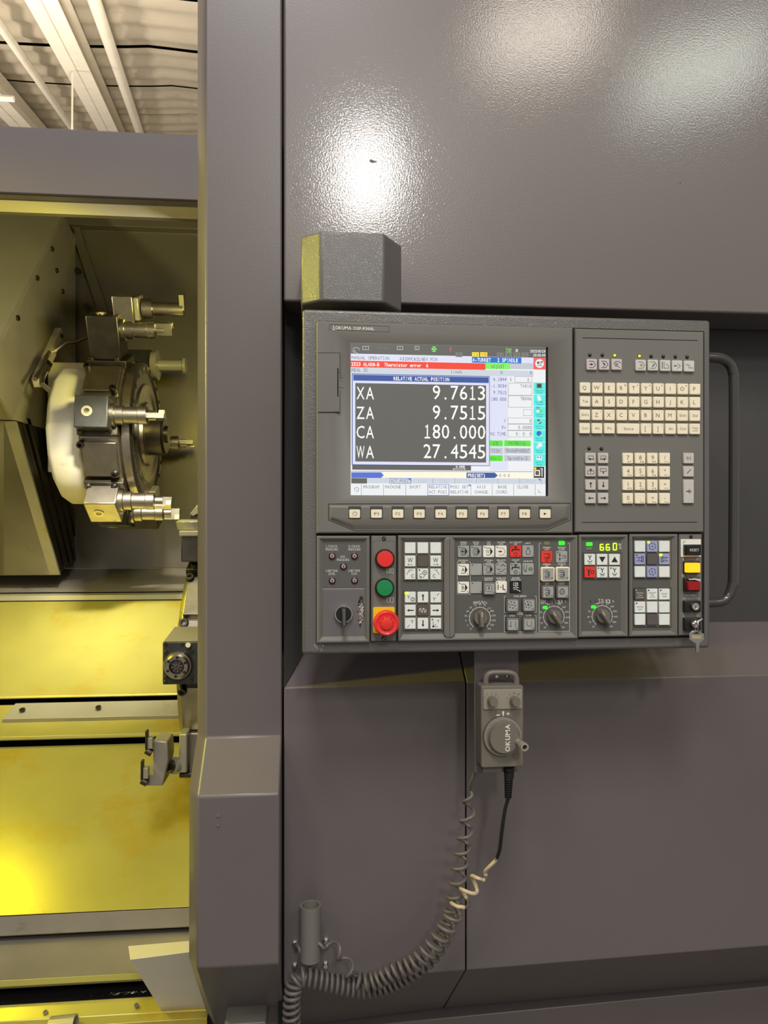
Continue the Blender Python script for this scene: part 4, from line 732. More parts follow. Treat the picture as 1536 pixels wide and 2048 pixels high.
IC = {
 'auto': DOC + arrow(1, 0, .4, .16, -.15, 0, .25), 'mdi': DOC + [('l', [(-.3, .3), (.2, -.1)], .2), ('l', [(-.3, -.3), (.1, -.3)], .1)], 'hand': HAND,
 'orig': DOC + [('l', [(-.3, 0), (.4, 0)], .1), ('l', [(.05, .35), (.05, -.35)], .1)], 'edit': DOC + [('l', [(-.2, -.3), (.3, .3)], .25)],
 'param': [('l', [(-.6, .7), (-.6, -.6)], .2), ('l', [(-.25, .7), (-.25, -.5), (.6, -.5), (.6, .0), (.1, .3)], .1)], 'io': [('l', [(-.6, 0), (.0, 0)], .16), ('f', [(-.7, 0), (-.4, .2), (-.4, -.2)]), ('l', [(.0, .4), (.6, .0), (.0, -.5)], .1)],
 'up': arrow(0, 1), 'down': arrow(0, -1), 'left': arrow(-1, 0), 'right': arrow(1, 0),
 'tabl': arrow(-1, 0, .5, .16, 0, -.2) + [('l', [(-.6, -.2), (-.45, .4), (.45, .4), (.6, -.4)], .08)], 'tabr': arrow(1, 0, .5, .16, 0, -.2) + [('l', [(-.6, -.4), (-.45, .4), (.45, .4), (.6, -.2)], .08)],
 'pgu': arrow(0, 1, .4, .16, 0, .2) + [('l', [(-.2, .1), (-.6, .1), (-.6, -.5), (.6, -.5), (.6, .1), (.2, .1)], .08)], 'pgd': [('l', [(-.6, 0), (-.6, .5), (.6, .5), (.6, 0), (-.6, 0)], .08), ('f', [(-.2, -.1), (.2, -.1), (0, -.5)])],
 'pen': [('l', [(-.35, -.35), (.4, .4)], .18)], 'enter': arrow(1, 0, .4, .14, -.15, 0, .2) + [('l', [(.0, .4), (.45, 0), (0, -.4)], .1)],
 'bup': arrow(0, 1, .62, .2, 0, 0, .28), 'bdn': arrow(0, -1, .62, .2, 0, 0, .28), 'bl': arrow(-1, 0, .62, .2, 0, 0, .28), 'br': arrow(1, 0, .62, .2, 0, 0, .28),
 'Wl': [('t', 'W', 0, .15, .85, .95), ('l', [(-.35, -.65), (.5, -.65)], .06), ('f', [(-.55, -.65), (-.3, -.52), (-.3, -.78)])], 'Wr': [('t', 'W', 0, .15, .85, .95), ('l', [(-.5, -.65), (.35, -.65)], .06), ('f', [(.55, -.65), (.3, -.52), (.3, -.78)])],
 'Cl': [('t', 'C', .45, -.35, .65), ('c', .3, -.3, .95, .07, 110, 170), ('t', 'CCW', .1, .75, .25)], 'Cr': [('t', 'C', -.3, -.35, .65), ('c', -.3, -.3, .95, .07, 10, 65), ('t', 'CW', .05, .75, .25)],
 'conn': [('c', .35, .25, .38, .1), ('d', .35, .25, .12), ('l', [(-.7, -.45), (-.3, -.45), (-.3, -.7), (-.7, -.7)], .1), ('l', [(-.7, -.35), (-.5, 0), (-.1, .1)], .08), ('l', [(-.1, -.7), (.2, -.5), (.3, -.2)], .08), ('d', -.65, .75, .14)],
 'Y0': [('t', 'Y', -.3, 0, .6), ('c', .45, -.4, .35, .1), ('l', [(.45, -.2), (.45, -.6)], .1)], 'Yu': [('t', 'Y', -.3, -.35, .6), ('l', [(.2, .3), (.65, .75)], .08)], 'Yd': [('t', 'Y', .35, .35, .6), ('l', [(-.6, -.75), (-.15, -.25)], .08)],
 'Yo': [('t', 'Y', .45, .45, .5), ('l', [(-.5, .4), (-.5, -.6), (.4, -.6)], .08), ('l', [(-.5, -.5), (.1, -.1)], .08), ('d', -.5, -.55, .18), ('d', -.65, .75, .14)],
 'wave': [('l', [(-.7, -.2), (-.6, .35), (-.4, .35), (-.3, -.35), (-.1, -.35), (0, .35), (.2, .35), (.3, -.35), (.5, -.35), (.6, .2)], .1)],
 'sb': DOCF + [('l', [(-.5, .35), (.15, .35), (.15, -.35), (-.5, -.35), (-.5, .35)], .06)] + arrow(1, 0, .3, .16, -.15, 0, .22), 'bs': DOCF + [('l', [(-.5, .35), (.15, .35), (.15, -.35), (-.5, -.35), (-.5, .35)], .06), ('l', [(-.35, -.2), (0, .2)], .06)],
 'dry': DOCF + [('l', [(-.5, .3), (-.35, -.3), (-.2, .3), (-.05, -.3), (.1, .3)], .07)], 'ml': [('l', [(-.5, .62), (.35, .62), (.75, 0), (.35, -.62), (-.5, -.62)], .06)] + arrow(1, 0, .38, .16, -.15, 0, .22),
 'A': DOCF + [('t', 'A', -.1, 0, .6)], 'B': DOCF + [('t', 'B', -.1, 0, .6)], 'os': DOCF + [('c', -.1, 0, .35, .06)], 'ma': [('l', [(-.8, .0), (-.1, .0)], .07), ('l', [(-.4, -.4), (.2, -.4), (.5, .0), (.85, 0)], .07), ('l', [(-.8, -.78), (0, -.78)], .07), ('l', [(-.1, .55), (.3, .8), (.8, .5)], .1)],
 'sr': [('l', [(-.6, -.55), (-.6, .65), (.4, .65)], .08), ('l', [(.6, .5), (.6, -.5)], .08), ('l', [(.5, -.6), (-.4, -.6)], .08)] + arrow(0, -1, .35, .16, 0, .05, .15), 'IL': [('l', [(-.6, .45), (-.6, -.45)], .16), ('l', [(-.25, .0), (.05, 0)], .12), ('l', [(.3, .45), (.3, -.4), (.75, -.4)], .16)],
 'mo': [('l', [(-.4, .75), (.35, .75), (.35, .25), (-.4, .25), (-.4, .75)], .08), ('l', [(-.15, .3), (0, .7)], .08), ('l', [(.1, .3), (.2, .7)], .08), ('l', [(-.5, -.2), (-.1, 0), (.5, -.1)], .12), ('l', [(-.4, -.45), (.1, -.3), (.3, -.55), (.7, -.6)], .1)],
 'toff': TAP + [('c', 0, -.5, .3, .09)], 'ton': TAP + [('c', 0, -.5, .3, .09), ('l', [(0, -.35), (0, -.65)], .08)], 'bulb': [('l', [(-.15, .75), (-.15, .4), (-.4, -.1), (-.25, -.55), (.25, -.55), (.4, -.1), (.15, .4), (.15, .75)], .08), ('l', [(-.15, .55), (.15, .55)], .1)],
 'air': [('l', [(-.75, .7), (-.75, -.15), (-.3, -.15), (-.3, .7)], .08), ('l', [(-.7, -.4), (-.3, -.4)], .14), ('c', .4, .0, .3, .08), ('l', [(.1, 0), (.7, 0)], .08)],
 'sst': CHUCK + [('c', .0, -.55, .25, .12)], 'scl': [('l', [(-.35, .8), (-.35, -.8)], .08), ('f', [(-.35, .15), (-.15, .45), (-.55, .45)]), ('f', [(-.35, -.15), (-.15, -.45), (-.55, -.45)]), ('l', [(.0, .2), (.7, .2), (.7, -.2), (0, -.2)], .08)],
 'sccw': SPN + [('t', 'CCW', .1, -.75, .28)], 'scw': SPN + [('t', 'CW', .1, -.75, .28)], 'sjog': SPN + [('t', 'JOG', .1, -.75, .28)], 'sidx': [('c', 0, 0, .5, .1), ('l', [(-.5, .1), (.5, .1)], .06), ('l', [(-.4, -.2), (.4, -.2)], .06), ('l', [(-.2, .55), (.2, .55)], .12)],
 'tim': [('c', 0, .05, .62, .14, 30 + 60 * k, 60 + 60 * k) for k in range(6)] + [('l', [(-.3, .05), (.3, .05)], .1)], 'tip': [('c', 0, .05, .62, .14, 30 + 60 * k, 60 + 60 * k) for k in range(6)] + [('l', [(-.3, .05), (.3, .05)], .1), ('l', [(0, .35), (0, -.25)], .1)],
 'dopn': [('l', [(-.7, -.4), (-.15, -.4)], .08), ('l', [(-.3, .6), (-.3, -.4)], .08), ('l', [(.65, .6), (.65, -.4), (.5, -.4)], .08)], 'dcls': [('l', [(-.3, .6), (-.3, -.2), (-.1, -.4), (.6, -.4), (.6, .6)], .08)],
 'jog2': TOOLV + [('t', 'JOG', 0, -.75, .25)], 'tdn': [('f', [(-.62, .5), (.62, .5), (0, -.55)])], 'tup': [('f', [(-.62, -.5), (.62, -.5), (0, .55)])], 'tst': [('l', [(-.5, .7), (-.5, .35), (.1, .35), (.1, .7)], .1), ('l', [(-.2, .35), (-.2, -.7)], .26), ('c', .5, .0, .3, .13)],
 'tccw': TOOLV + [('t', 'CCW', 0, -.65, .25), ('d', -.7, .75, .14)], 'tcw': TOOLV + [('t', 'CW', 0, -.65, .25), ('d', -.7, .75, .14)],
 'cA': [('c', 0, 0, .6, .12, 20 + 60 * k, 65 + 60 * k) for k in range(6)] + [('t', 'A', 0, 0, .4)], 'cB': [('c', 0, 0, .6, .12, 20 + 60 * k, 65 + 60 * k) for k in range(6)] + [('t', 'B', 0, 0, .4)],
 'S1': [('l', [(-.7, .3), (.3, .3)], .1), ('l', [(-.7, -.35), (.3, -.35)], .1), ('l', [(.3, .45), (.6, .45), (.6, -.5), (.3, -.5), (.3, .45)], .12), ('t', 'S1', -.2, 0, .3), ('d', -.65, .75, .14)], 'S2': [('l', [(.7, .3), (-.3, .3)], .1), ('l', [(.7, -.35), (-.3, -.35)], .1), ('l', [(-.3, .45), (-.6, .45), (-.6, -.5), (-.3, -.5), (-.3, .45)], .12), ('t', 'S2', .2, 0, .3)],
 'sin': [('t', 'Machine', 0, .25, .27, 1.3), ('t', 'home', 0, -.15, .27), ('t', 'position', 0, -.55, .27, 1.3), ('d', -.75, .75, .1)], 'syl': [('t', 'System', 0, .3, .27, 1.3), ('t', 'link', 0, -.1, .27), ('t', 'on/off', 0, -.5, .27, 1.0), ('d', -.7, .72, .15)],
 'cys': [('t', 'Cycle', 0, .1, .27, 1.0), ('t', 'stop', 0, -.35, .27, .8), ('d', -.7, .72, .15)], 'sys': [('t', 'System', 0, .1, .27, 1.2), ('t', 'start', 0, -.35, .27, .8), ('d', -.7, .72, .15)],
}
def key(parent, cx, cy, w_, h_, mt, leg=None, Yp=YK, proud=.0042, ink='ink', name='key', r=1.8, sq=False, num=None, dot=False, frame=None, led=None):
    Yf = Yp - proud; p = W(cx, cy, Yf); q = SPX(cx, Yf); m = MB()
    g = 1.6 * q
    m.rrect(p.x, p.z, w_ * q + g, h_ * q + g, r * q, Yp - .0002, Yp + .0005, 'gap')
    if frame:
        fw, fm, fp = frame; m.rrect(p.x, p.z, w_ * q, h_ * q, 3 * q, Yf - fp, Yp, fm, .001); iw, ih = w_ - fw, h_ - fw
        m.rrect(p.x, p.z, iw * q + g * .6, ih * q + g * .6, 1.5 * q, Yf - fp - .0002, Yf - fp, 'paintd'); m.rrect(p.x, p.z, iw * q, ih * q, 1.5 * q, Yf - fp - .0005, Yf, mt); Yt = Yf - fp - .0008; hs = iw / 2
    else: m.rrect(p.x, p.z, w_ * q, h_ * q, r * q, Yf, Yp, mt, .0007 if not sq else .0003, flare=.0006); Yt = Yf - .0002; hs = min(w_, h_) / 2
    if leg is not None:
        if isinstance(leg, tuple):
            for (t, ox, oy, hh, wd) in leg: m.text(t, p.x + ox * q, p.z - oy * q, hh * q, Yt, ink, wd * q if wd else None)
        elif leg in IC: icon(m, IC[leg], cx, cy, hs, Yt, ink)
        else: m.text(leg, p.x, p.z, 7 * q, Yt, ink)
    if num: m.text(num, p.x + hs * .72 * q, p.z - hs * .72 * q, 3 * q, Yt, ink)
    if dot: m.rrect(p.x - hs * .72 * q, p.z + hs * .78 * q, 2.8 * q, 1.6 * q, .7 * q, Yt - .0001, Yt + .0001, 'gap')
    if led: m.rrect(p.x - hs * .75 * q, p.z + hs * .75 * q, led[1] * q, led[1] * .85 * q, led[1] * .4 * q, Yt - .0004, Yt, led[0])
    return m.build(name, parent, loc=(p.x, Yp, p.z))
def led(parent, cx, cy, on=None, r=3.2, Yp=YK):
    p = W(cx, cy, Yp); q = SPX(cx, Yp); m = MB(); m.lathe([(r * q * 1.15, -.0002), (r * q * 1.15, .0005), (r * q * .9, .0006)], p, (0, -1, 0), 'black', 14)
    m.lathe([(r * q * .85, .0004), (r * q * .7, .0018), (r * q * .3, .0026), (0, .0027)], p, (0, -1, 0), on or 'black', 14)
    if not on: m.disc(p.x - .5 * q, p.z + .5 * q, .8 * q, Yp - .003, 'chrome', 8)  # small bright disc stands in for a glint on the unlit lens
    return m.build('indicator_lamp', parent, loc=p)
L = lambda t, sup='': ((t, -2, 0, 7.5, None),) + (((sup, 6, -6, 3, None),) if sup else ())
sm = lambda t, wd: ((t, 0, 0, 5, wd),)
rows = [[('Q', "'"), ('W', '~'), ('E', '!'), ('R', '@'), ('T', '#'), ('Y', '$'), ('U', '%'), ('I', '^'), ('O', '&'), ('P', '')], [('Tab',), ('A', '('), ('S', ')'), ('D', '\\'), ('F', '|'), ('G', ';'), ('H', ':'), ('J', '"'), ('K', ''), ('L', '')],
        [('Shift',), ('Z', '<'), ('X', '>'), ('C', ','), ('V', '.'), ('B', '?'), ('N', '/'), ('M', '_'), ('Shift',), ('Del',)], [('Ctrl',), ('Alt',), ('Fn',), ('Space',), None, ('[', '{'), (']', '}'), ('Alt',), ('Ctrl',), ('Caps',)]]
ends = [((1170.7, 775.2), (1390.6, 778.1)), ((1170.7, 802.7), (1390.6, 804.6)), ((1170.3, 829.5), (1390.3, 831.2)), ((1169.9, 856.4), (1390.2, 857.8))]
for rw, (e0, e1) in zip(rows, ends):
    for i, kk in enumerate(rw):
        if kk is None: continue
        t = i / 9; t = t * 1.012 - .012 * t * t; cx = e0[0] + (e1[0] - e0[0]) * t; cy = e0[1] + (e1[1] - e0[1]) * t
        if kk[0] == 'Space': key(kb, 1257.2, 857.2, 45, 20.3, 'cream', (('Space', 0, 0, 5, 19),), ink='inkg'); continue
        if kk[0] == 'Caps': key(kb, cx, cy, 20.5, 20.3, 'cream', (('Caps', 0, -2.2, 3.8, 12), ('Lock', 0, 2.8, 3.8, 11)), ink='inkg'); continue
        key(kb, cx, cy, 21, 20.3, 'cream', L(*kk) if len(kk) > 1 else sm(kk[0], {'Shift': 14.5, 'Tab': 11, 'Ctrl': 12, 'Alt': 9, 'Fn': 8, 'Del': 10}[kk[0]]), ink='inkg')
for (x, ic) in ((1184, 'auto'), (1208.8, 'mdi'), (1233.8, 'hand')): key(kb, x, 728.7, 20.5, 21, 'pinkk', ic); 
for (x, y, ic) in ((1282, 730.2, 'orig'), (1306.6, 730.2, 'edit'), (1331, 731, 'param'), (1354.8, 731.6, 'io')): key(kb, x, y, 20.5, 21, 'greyk', ic, ink='inkg')
key(kb, 1378.7, 732.2, 20.5, 21, 'greyk', (('Mac', -2, -2, 3.6, 9), ('Man', 3, 3, 3.6, 9)), ink='inkg')
for (x, y, on) in ((1179.5, 710, None), (1204.5, 710.3, None), (1229, 711, 'led_lime'), (1278.5, 712.3, 'led_amber'), (1302, 712.5, None), (1326.3, 713, None), (1350.5, 713.6, None), (1374, 714, None), (1178, 897, None), (1202.7, 897.5, None)): led(kb, x, y, on)
for (y, a, b) in ((916, 'tabl', 'tabr'), (942.6, 'pgu', 'pgd'), (969.4, 'up', 'down'), (996.3, 'left', 'right')):
    for x, ic in ((1181.6, a), (1206.8, b)): key(kb, x, y, 20.5, 20.4, 'lgk', ic)
for y, rw in ((916.3, '789/'), (943, '456*'), (969.6, '123+'), (996.7, '0.=-')):
    for x, t in zip((1256.2, 1280.8, 1305.4, 1330), rw):
        sub = {'7': 'F7', '8': 'F8', '9': 'F9', '/': 'Pr.0', '4': 'F4', '5': 'F5', '6': 'F6', '*': 'Pr.1', '1': 'F1', '2': 'F2', '3': 'F3', '+': 'Pr.2', '0': 'ScrLk', '.': 'Pause', '=': 'Ins', '-': 'PrtSc'}[t]
        key(kb, x, y, 20.8, 20.6, 'cream', ((t, 0, -1, 8 if t not in '.-=+*' else 7, None), (sub, 3, 7, 2.8, 7)), ink='inkg')
key(kb, 1377.9, 916.3, 20.5, 20.4, 'lgk', (('BS', 0, 0, 5.5, 9),), ink='inkg'); key(kb, 1377.9, 942.8, 20.5, 20.4, 'lgk', 'pen', ink='inkg'); key(kb, 1377.9, 982.7, 20.5, 45.5, 'lgk', 'enter')
# ------------------------------------------------------------------ A: pressure lamps and selector
A_ = module('lamp_panel', (633.5, 1071.6, 739.5, 1286), (645.3, 1082.8, 728.7, 1273.3), rim=5, mi='plate')
Yd = YI - .0003
m = MB(); m.pq(645.5, 1178, 728.5, 1273, Yd, 'plate2'); m.pl([(645.5, 1178), (728.5, 1177.6)], .7, Yd - .0002, 'greyk')
for (x, y, a, b) in ((663.6, 1095.8, 'L-CHUCK', 'PRESSURE'), (708.7, 1095.8, 'R-CHUCK', 'PRESSURE'), (686.1, 1116.6, 'HYD.', 'PRESSURE'), (663.9, 1144.5, 'LUBE TANK', 'LEVEL'), (708.7, 1144.3, 'LUBE TANK', 'FLOW')):
    m.pt(a, x, y - 3, 4.6, Yd - .0002, 'white', width={'HYD.': 10.5}.get(a, 23)); m.pt(b, x, y + 3.1, 4.6, Yd - .0002, 'white', width={'LEVEL': 13.5, 'FLOW': 11}.get(b, 24.5))
m.build('printed_labels', A_)
for (x, y) in ((664.3, 1112), (709, 1112), (687, 1132.5), (664.5, 1160.9), (709.1, 1160.5)):
    p = W(x, y, YI); q = SPX(x, YI); m = MB(); m.lathe([(6.8 * q, 0), (6.8 * q, .002), (4.6 * q, .003), (4.4 * q, .001)], p, (0, -1, 0), 'black', 18); m.lathe([(4.4 * q, .0008), (4.2 * q, .002), (2.2 * q, .0026), (2.1 * q, .0016)], p, (0, -1, 0), 'lampring', 16) if False else m.lathe([(4.4 * q, .0008), (4.2 * q, .002), (2.3 * q, .0024)], p, (0, -1, 0), 'pinkk', 16); m.lathe([(2.3 * q, .0024), (1.5 * q, .0036), (0, .004)], p, (0, -1, 0), 'drred', 12)
    m.build('indicator_lamp', A_, loc=p)
p = W(687, 1227.5, YI); q = SPX(687, YI); m = MB()
m.lathe([(18.8 * q, 0), (18.8 * q, .004), (17.5 * q, .007), (15.8 * q, .007), (15.5 * q, .005)], p, (0, -1, 0), 'chrome', 32); m.lathe([(15.6 * q, .004), (15.2 * q, .0085), (0, .0085)], p, (0, -1, 0), 'black', 28); sel = m.build('selector_switch', A_, loc=p)
m = MB(); l0 = p + Vector((0, -.0085, 0)); hw = 5.4 * q
m.hexa([l0 + Vector((-hw, 0, -15 * q)), l0 + Vector((hw, 0, -15 * q)), l0 + Vector((hw, 0, 15.2 * q)), l0 + Vector((-hw, 0, 15.2 * q)), l0 + Vector((-hw * .75, -.021, -21 * q)), l0 + Vector((hw * .75, -.021, -21 * q)), l0 + Vector((hw * .75, -.014, 13.5 * q)), l0 + Vector((-hw * .75, -.014, 13.5 * q))], 'black'); o = m.build('selector_lever', A_, bevel=.0012, loc=l0)
m = MB(); a = l0 + Vector((0, -.0148, 0)); m.hexa([a + Vector((-hw * .5, -.0005, 3 * q)), a + Vector((hw * .5, -.0005, 3 * q)), a + Vector((hw * .5, .0008, 12 * q)), a + Vector((-hw * .5, .0008, 12 * q)), a + Vector((-hw * .5, .001, 3 * q)), a + Vector((hw * .5, .001, 3 * q)), a + Vector((hw * .5, .002, 12 * q)), a + Vector((-hw * .5, .002, 12 * q))], 'white'); m.build('lever_mark', A_)
m = MB()
for k in range(150):                                          # chipped paint: black rim, primer in the middle
    t = random.random(); yy = 1192 + 63 * t; wd = 6.5 * math.sin(PI * min(1, t * 1.02)) ** .6 + .6; xx = 720.5 + random.uniform(-1, 1) * wd + 2 * (1 - t); r = random.uniform(.4, 1.3)
    inner = (t > .25 and abs(xx - 721 - 2 * (1 - t)) < wd * .62 and t < .86)
    c_ = W(xx, yy, Yd - .0003); m.poly([(c_.x + r * q * math.cos(a) * random.uniform(.5, 1.3), c_.z + r * q * math.sin(a) * random.uniform(.6, 1.5)) for a in [k2 * PI / 3 for k2 in range(6)]], Yd - (.0004 if inner else .0003) - .0000008 * k, 'primer' if inner else 'gap')
tag(m.build('paint_chips', A_), kind='stuff')
# ------------------------------------------------------------------ B: power strip
B_ = module('power_strip', (742.4, 1071.3, 792.6, 1283), None, mt='bezel', Yf=YM + .001); Yp = YM + .001
m = MB(); m.pl([(746.5, 1082), (789, 1082), (789, 1268), (746.5, 1268)], .4, Yp - .0002, 'paintd', True)
for (x, y, t) in ((780, 1141.6, 'O'), (780.2, 1200, 'I')):
    m.pl([(x - 6.5, y - 4.4), (x + 6.5, y - 4.4), (x + 6.5, y + 4.4), (x - 6.5, y + 4.4)], .8, Yp - .0003, 'white', True); qq = SPX(x, Yp); pp_ = W(x, y, Yp)
    if t == 'O': m.arc(pp_.x, pp_.z, 2.6 * qq, 0, 360, 1.1 * qq, Yp - .0003, 'white')
    else: m.pl([(x, y - 3), (x, y + 3)], 1.5, Yp - .0003, 'white')
m.build('symbols', B_)
for (x, y) in ((767.8, 1076.7), (767.6, 1276.7)):
    p = W(x, y, Yp); m = MB(); m.lathe([(4.2 * q, 0), (4.2 * q, .001), (3.6 * q, .0022), (0, .0026)], p, (0, -1, 0), 'black', 14); m.line([(p.x - 2 * q, p.z - 2 * q), (p.x + 2 * q, p.z + 2 * q)], .8 * q, p.y - .0028, 'chrome'); m.build('screw', B_, loc=p)
def round_button(x, y, r, mt, nm):
    Yb = Yp - .011; p = W(x, y, Yb); p.y = Yp; m = MB(); m.lathe([(r * 1.2 * q, 0), (r * 1.2 * q, .006), (r * 1.12 * q, .008), (r * 1.03 * q, .008)], p, (0, -1, 0), 'black', 32); m.lathe([(r * 1.0 * q, .006), (r * q, .0105), (r * .95 * q, .0115), (0, .012)], p, (0, -1, 0), mt, 32); return m.build(nm, B_, loc=p)
tag(round_button(770.6, 1118, 16.2, 'red', 'push_button'), 'red stop push button')
tag(round_button(770, 1176.2, 16, 'green', 'push_button'), 'green start push button')
m = MB(); p = W(768, 1240.5, Yp - .002); m.rrect(p.x, p.z, 43.5 * q, 52.5 * q, 3 * q, Yp - .002, Yp, 'yellow', .0005); m.build('warning_plate', B_)
Ye = Yp - .026; p = W(773.4, 1247, Ye); p.y = Yp; m = MB()
m.lathe([(14 * q, 0), (14 * q, .010), (17 * q, .0105), (23 * q, .013), (25.3 * q, .017), (25.3 * q, .022), (24 * q, .0255), (21.5 * q, .027), (20 * q, .0262), (13 * q, .026), (12.4 * q, .0285), (11 * q, .029), (0, .029)], p, (0, -1, 0), 'red', 48)
es = m.build('emergency_stop', B_, loc=p); tag(es, 'large red mushroom emergency stop')
m = MB()
for k in range(9): a0 = 40 * k; m.arc(p.x, p.z, 12.2 * q, a0, a0 + 22, .9 * q, Yp - .0292, 'ink', 4)
m.arc(p.x, p.z, 19.5 * q, 30, 60, .5 * q, Yp - .0277, 'drred', 5); m.arc(p.x, p.z, 19.5 * q, 285, 310, .5 * q, Yp - .0277, 'drred', 5); m.build('cap_slots', B_)
# ------------------------------------------------------------------ C: operating panel
C_ = module('operating_panel', (796, 1070.5, 1156, 1280.5), (806.6, 1081, 1144, 1267), rim=4.6)
def keypad(parent, x0, y0, x1, y1, Yb=YI):
    m = MB(); a = R(x0, y0, x1, y1, Yb - .001); m.box(a[0], a[1], Yb - .001, Yb, a[2], a[3], 'pend'); m.pl([(x0, y0), (x1, y0), (x1, y1), (x0, y1)], .7, Yb - .0012, 'gap', True); return m.build('keypad_frame', parent)
keypad(C_, 806.5, 1082.5, 886.2, 1161.5); keypad(C_, 806.5, 1182.5, 886.2, 1261)
YQ = YI - .001
def skey(parent, x, y, mt, leg=None, sz=21.3, **k): return key(parent, x, y, sz, sz, mt, leg, Yp=YQ, proud=.003, sq=True, r=1, **k)
for y, rw in ((1095.8, (('keyw', None), ('keyw', None), ('keyw', None))), (1122.1, (('keyw', 'Wl'), ('drk', None), ('keyw', 'Wr'))), (1148.1, (('keyw', 'Cl'), ('keyw', 'conn'), ('keyw', 'Cr')))):
    for x, (mt, lg) in zip((820.5, 845.9, 871.5), rw): skey(C_, x, y, mt, lg)
for y, rw in ((1194.4, (('Y0', 7), ('bup', 4.5), ('Yu', 4.5))), (1220.6, (('bl', 4.5), ('wave', 0), ('br', 4.5))), (1247, (('Yd', 4.5), ('bdn', 0), ('Yo', 0)))):
    for x, (lg, ld) in zip((820.7, 846, 871.7), rw): skey(C_, x, y, 'drk' if lg == 'wave' else 'keyw', lg, ink='white' if lg == 'wave' else 'ink', led=('led_lime', ld) if ld == 7 else None)
m = MB(); Yr = YM - .001   # divider ridge
rp = [m.P(a, b, Yr) for a, b in ((888, 1080), (893, 1075), (904, 1075), (910, 1080), (910, 1270), (904, 1276), (893, 1276), (888, 1270))]
m.prism(rp, Yr, YI, 'bezel'); m.pl([(899.5, 1076), (899.5, 1275)], .8, Yr - .0002, 'paintd'); m.build('divider_ridge', C_, bevel=.0015)
m = MB(); YT = YI - .0004
for (x, y, a, b) in ((927.2, 1086.3, 'SINGLE', 'BLOCK'), (952.3, 1086.3, 'BLOCK', 'SKIP'), (977.8, 1086.3, 'DRY', 'RUN'), (1002.3, 1086.3, 'MACHINE', 'LOCK'), (1031.3, 1086.3, 'ALL COOLANT', 'OFF'), (1056, 1086.3, 'LIGHT', ''), (926.5, 1122.7, 'INDIVIDUAL', 'MODE'), (977.4, 1122.5, 'OPTIONAL', 'STOP'), (1002.5, 1122.3, 'MID AUTO', 'MANUAL'), (1031.3, 1122, 'COOLANT', 'ON'), (1056, 1122.3, 'AIR BLOW', ''), (977.3, 1158.4, 'SEQUENCE', 'RESTART'), (1002.5, 1158.3, 'INTERLOCK', 'RELEASE'), (1031.5, 1158, 'MACHINE', 'OPERATION'), (1093.6, 1097, 'SPINDLE', 'STOP'), (1123.2, 1097, 'SPINDLE', 'CLAMP'), (1093.5, 1130.3, 'SPINDLE', 'CCW'), (1123.2, 1130, 'SPINDLE', 'CW'), (1093.5, 1165.7, 'SPINDLE', 'JOG'), (1123.3, 1165.7, 'SPINDLE', 'INDEX')):
    W1 = {'INDIVIDUAL': 20, 'ALL COOLANT': 24, 'DRY': 7, 'BLOCK': 12, 'SINGLE': 13, 'LIGHT': 10.5}.get(a, 2.15 * len(a) + .5)
    if b: m.pt(a, x, y - 1.9, 2.9, YT, 'white', width=W1, bold=1); m.pt(b, x, y + 2.0, 2.9, YT, 'white', width=2.25 * len(b), bold=1)
    else: m.pt(a, x, y, 2.9, YT, 'white', width=W1 if a == 'LIGHT' else 18.5, bold=1)
m.pl([(917, 1122.9), (914.6, 1125), (914.6, 1188.4), (940.6, 1188.4), (940.6, 1125), (938.5, 1122.9)], .8, YT, 'greyk')
m.pl([(1012.5, 1192.7), (1008.7, 1192.7), (1008.7, 1224.6), (1072.6, 1224.6), (1072.6, 1192.7), (1069, 1192.7)], .8, YT, 'greyk'); m.pl([(1012.5, 1231.4), (1008.7, 1231.4), (1008.7, 1263.6), (1072.6, 1263.6), (1072.6, 1231.4), (1069, 1231.4)], .8, YT, 'greyk')
m.pt('TOOL INDEX', 1040, 1192.5, 3.3, YT, 'white', width=26, bold=1); m.pt('DOOR', 1040.2, 1227.9, 3.3, YT, 'white', width=13, bold=1); m.pt('OPEN', 1024.1, 1231.6, 3, YT, 'white', width=11.5, bold=1); m.pt('CLOSE', 1056.9, 1230.8, 3, YT, 'white', width=12, bold=1)
m.pl([(1082, 1085.8), (1078.3, 1087), (1078.3, 1262.6), (1139.3, 1262.6), (1139.3, 1087), (1135.5, 1085.8)], .9, YT, 'greyk')
m.pt('S1', 1120, 1203, 6.5, YT, 'white', width=9.5, bold=1); m.pt('%', 1130.8, 1203, 4, YT, 'white')
m.pl([(1082.5, 1199.5), (1082.5, 1207.5), (1085, 1207.5), (1085, 1199.5), (1082.5, 1199.5)], .8, YT, 'white'); m.pl([(1087.5, 1199.5), (1087.5, 1207.5)], 1, YT, 'white'); m.pl([(1092, 1199.5), (1088.5, 1203.5), (1092, 1207.5)], .9, YT, 'white')
for x in (1098.4, 1108): m.pq(x - 2.2, 1199.5, x + 2.2, 1207.5, YT, 'drk'); m.pl([(x, 1200.5), (x, 1206.5)], 1.1, YT - .0002, 'ink')
m.pl([(946.5, 1207.5), (948, 1203), (949.5, 1207.5), (951, 1203), (952.5, 1207.5), (954, 1203), (955.5, 1207.5), (957, 1202.5), (959, 1202.5), (960, 1207.5), (962, 1207.5), (963, 1202.5), (965, 1202.5), (966, 1207.5), (968.5, 1206), (968.5, 1202)], .8, YT, 'white'); m.pt('%', 972.5, 1205.5, 4, YT, 'white')
m.build('printed_labels', C_)
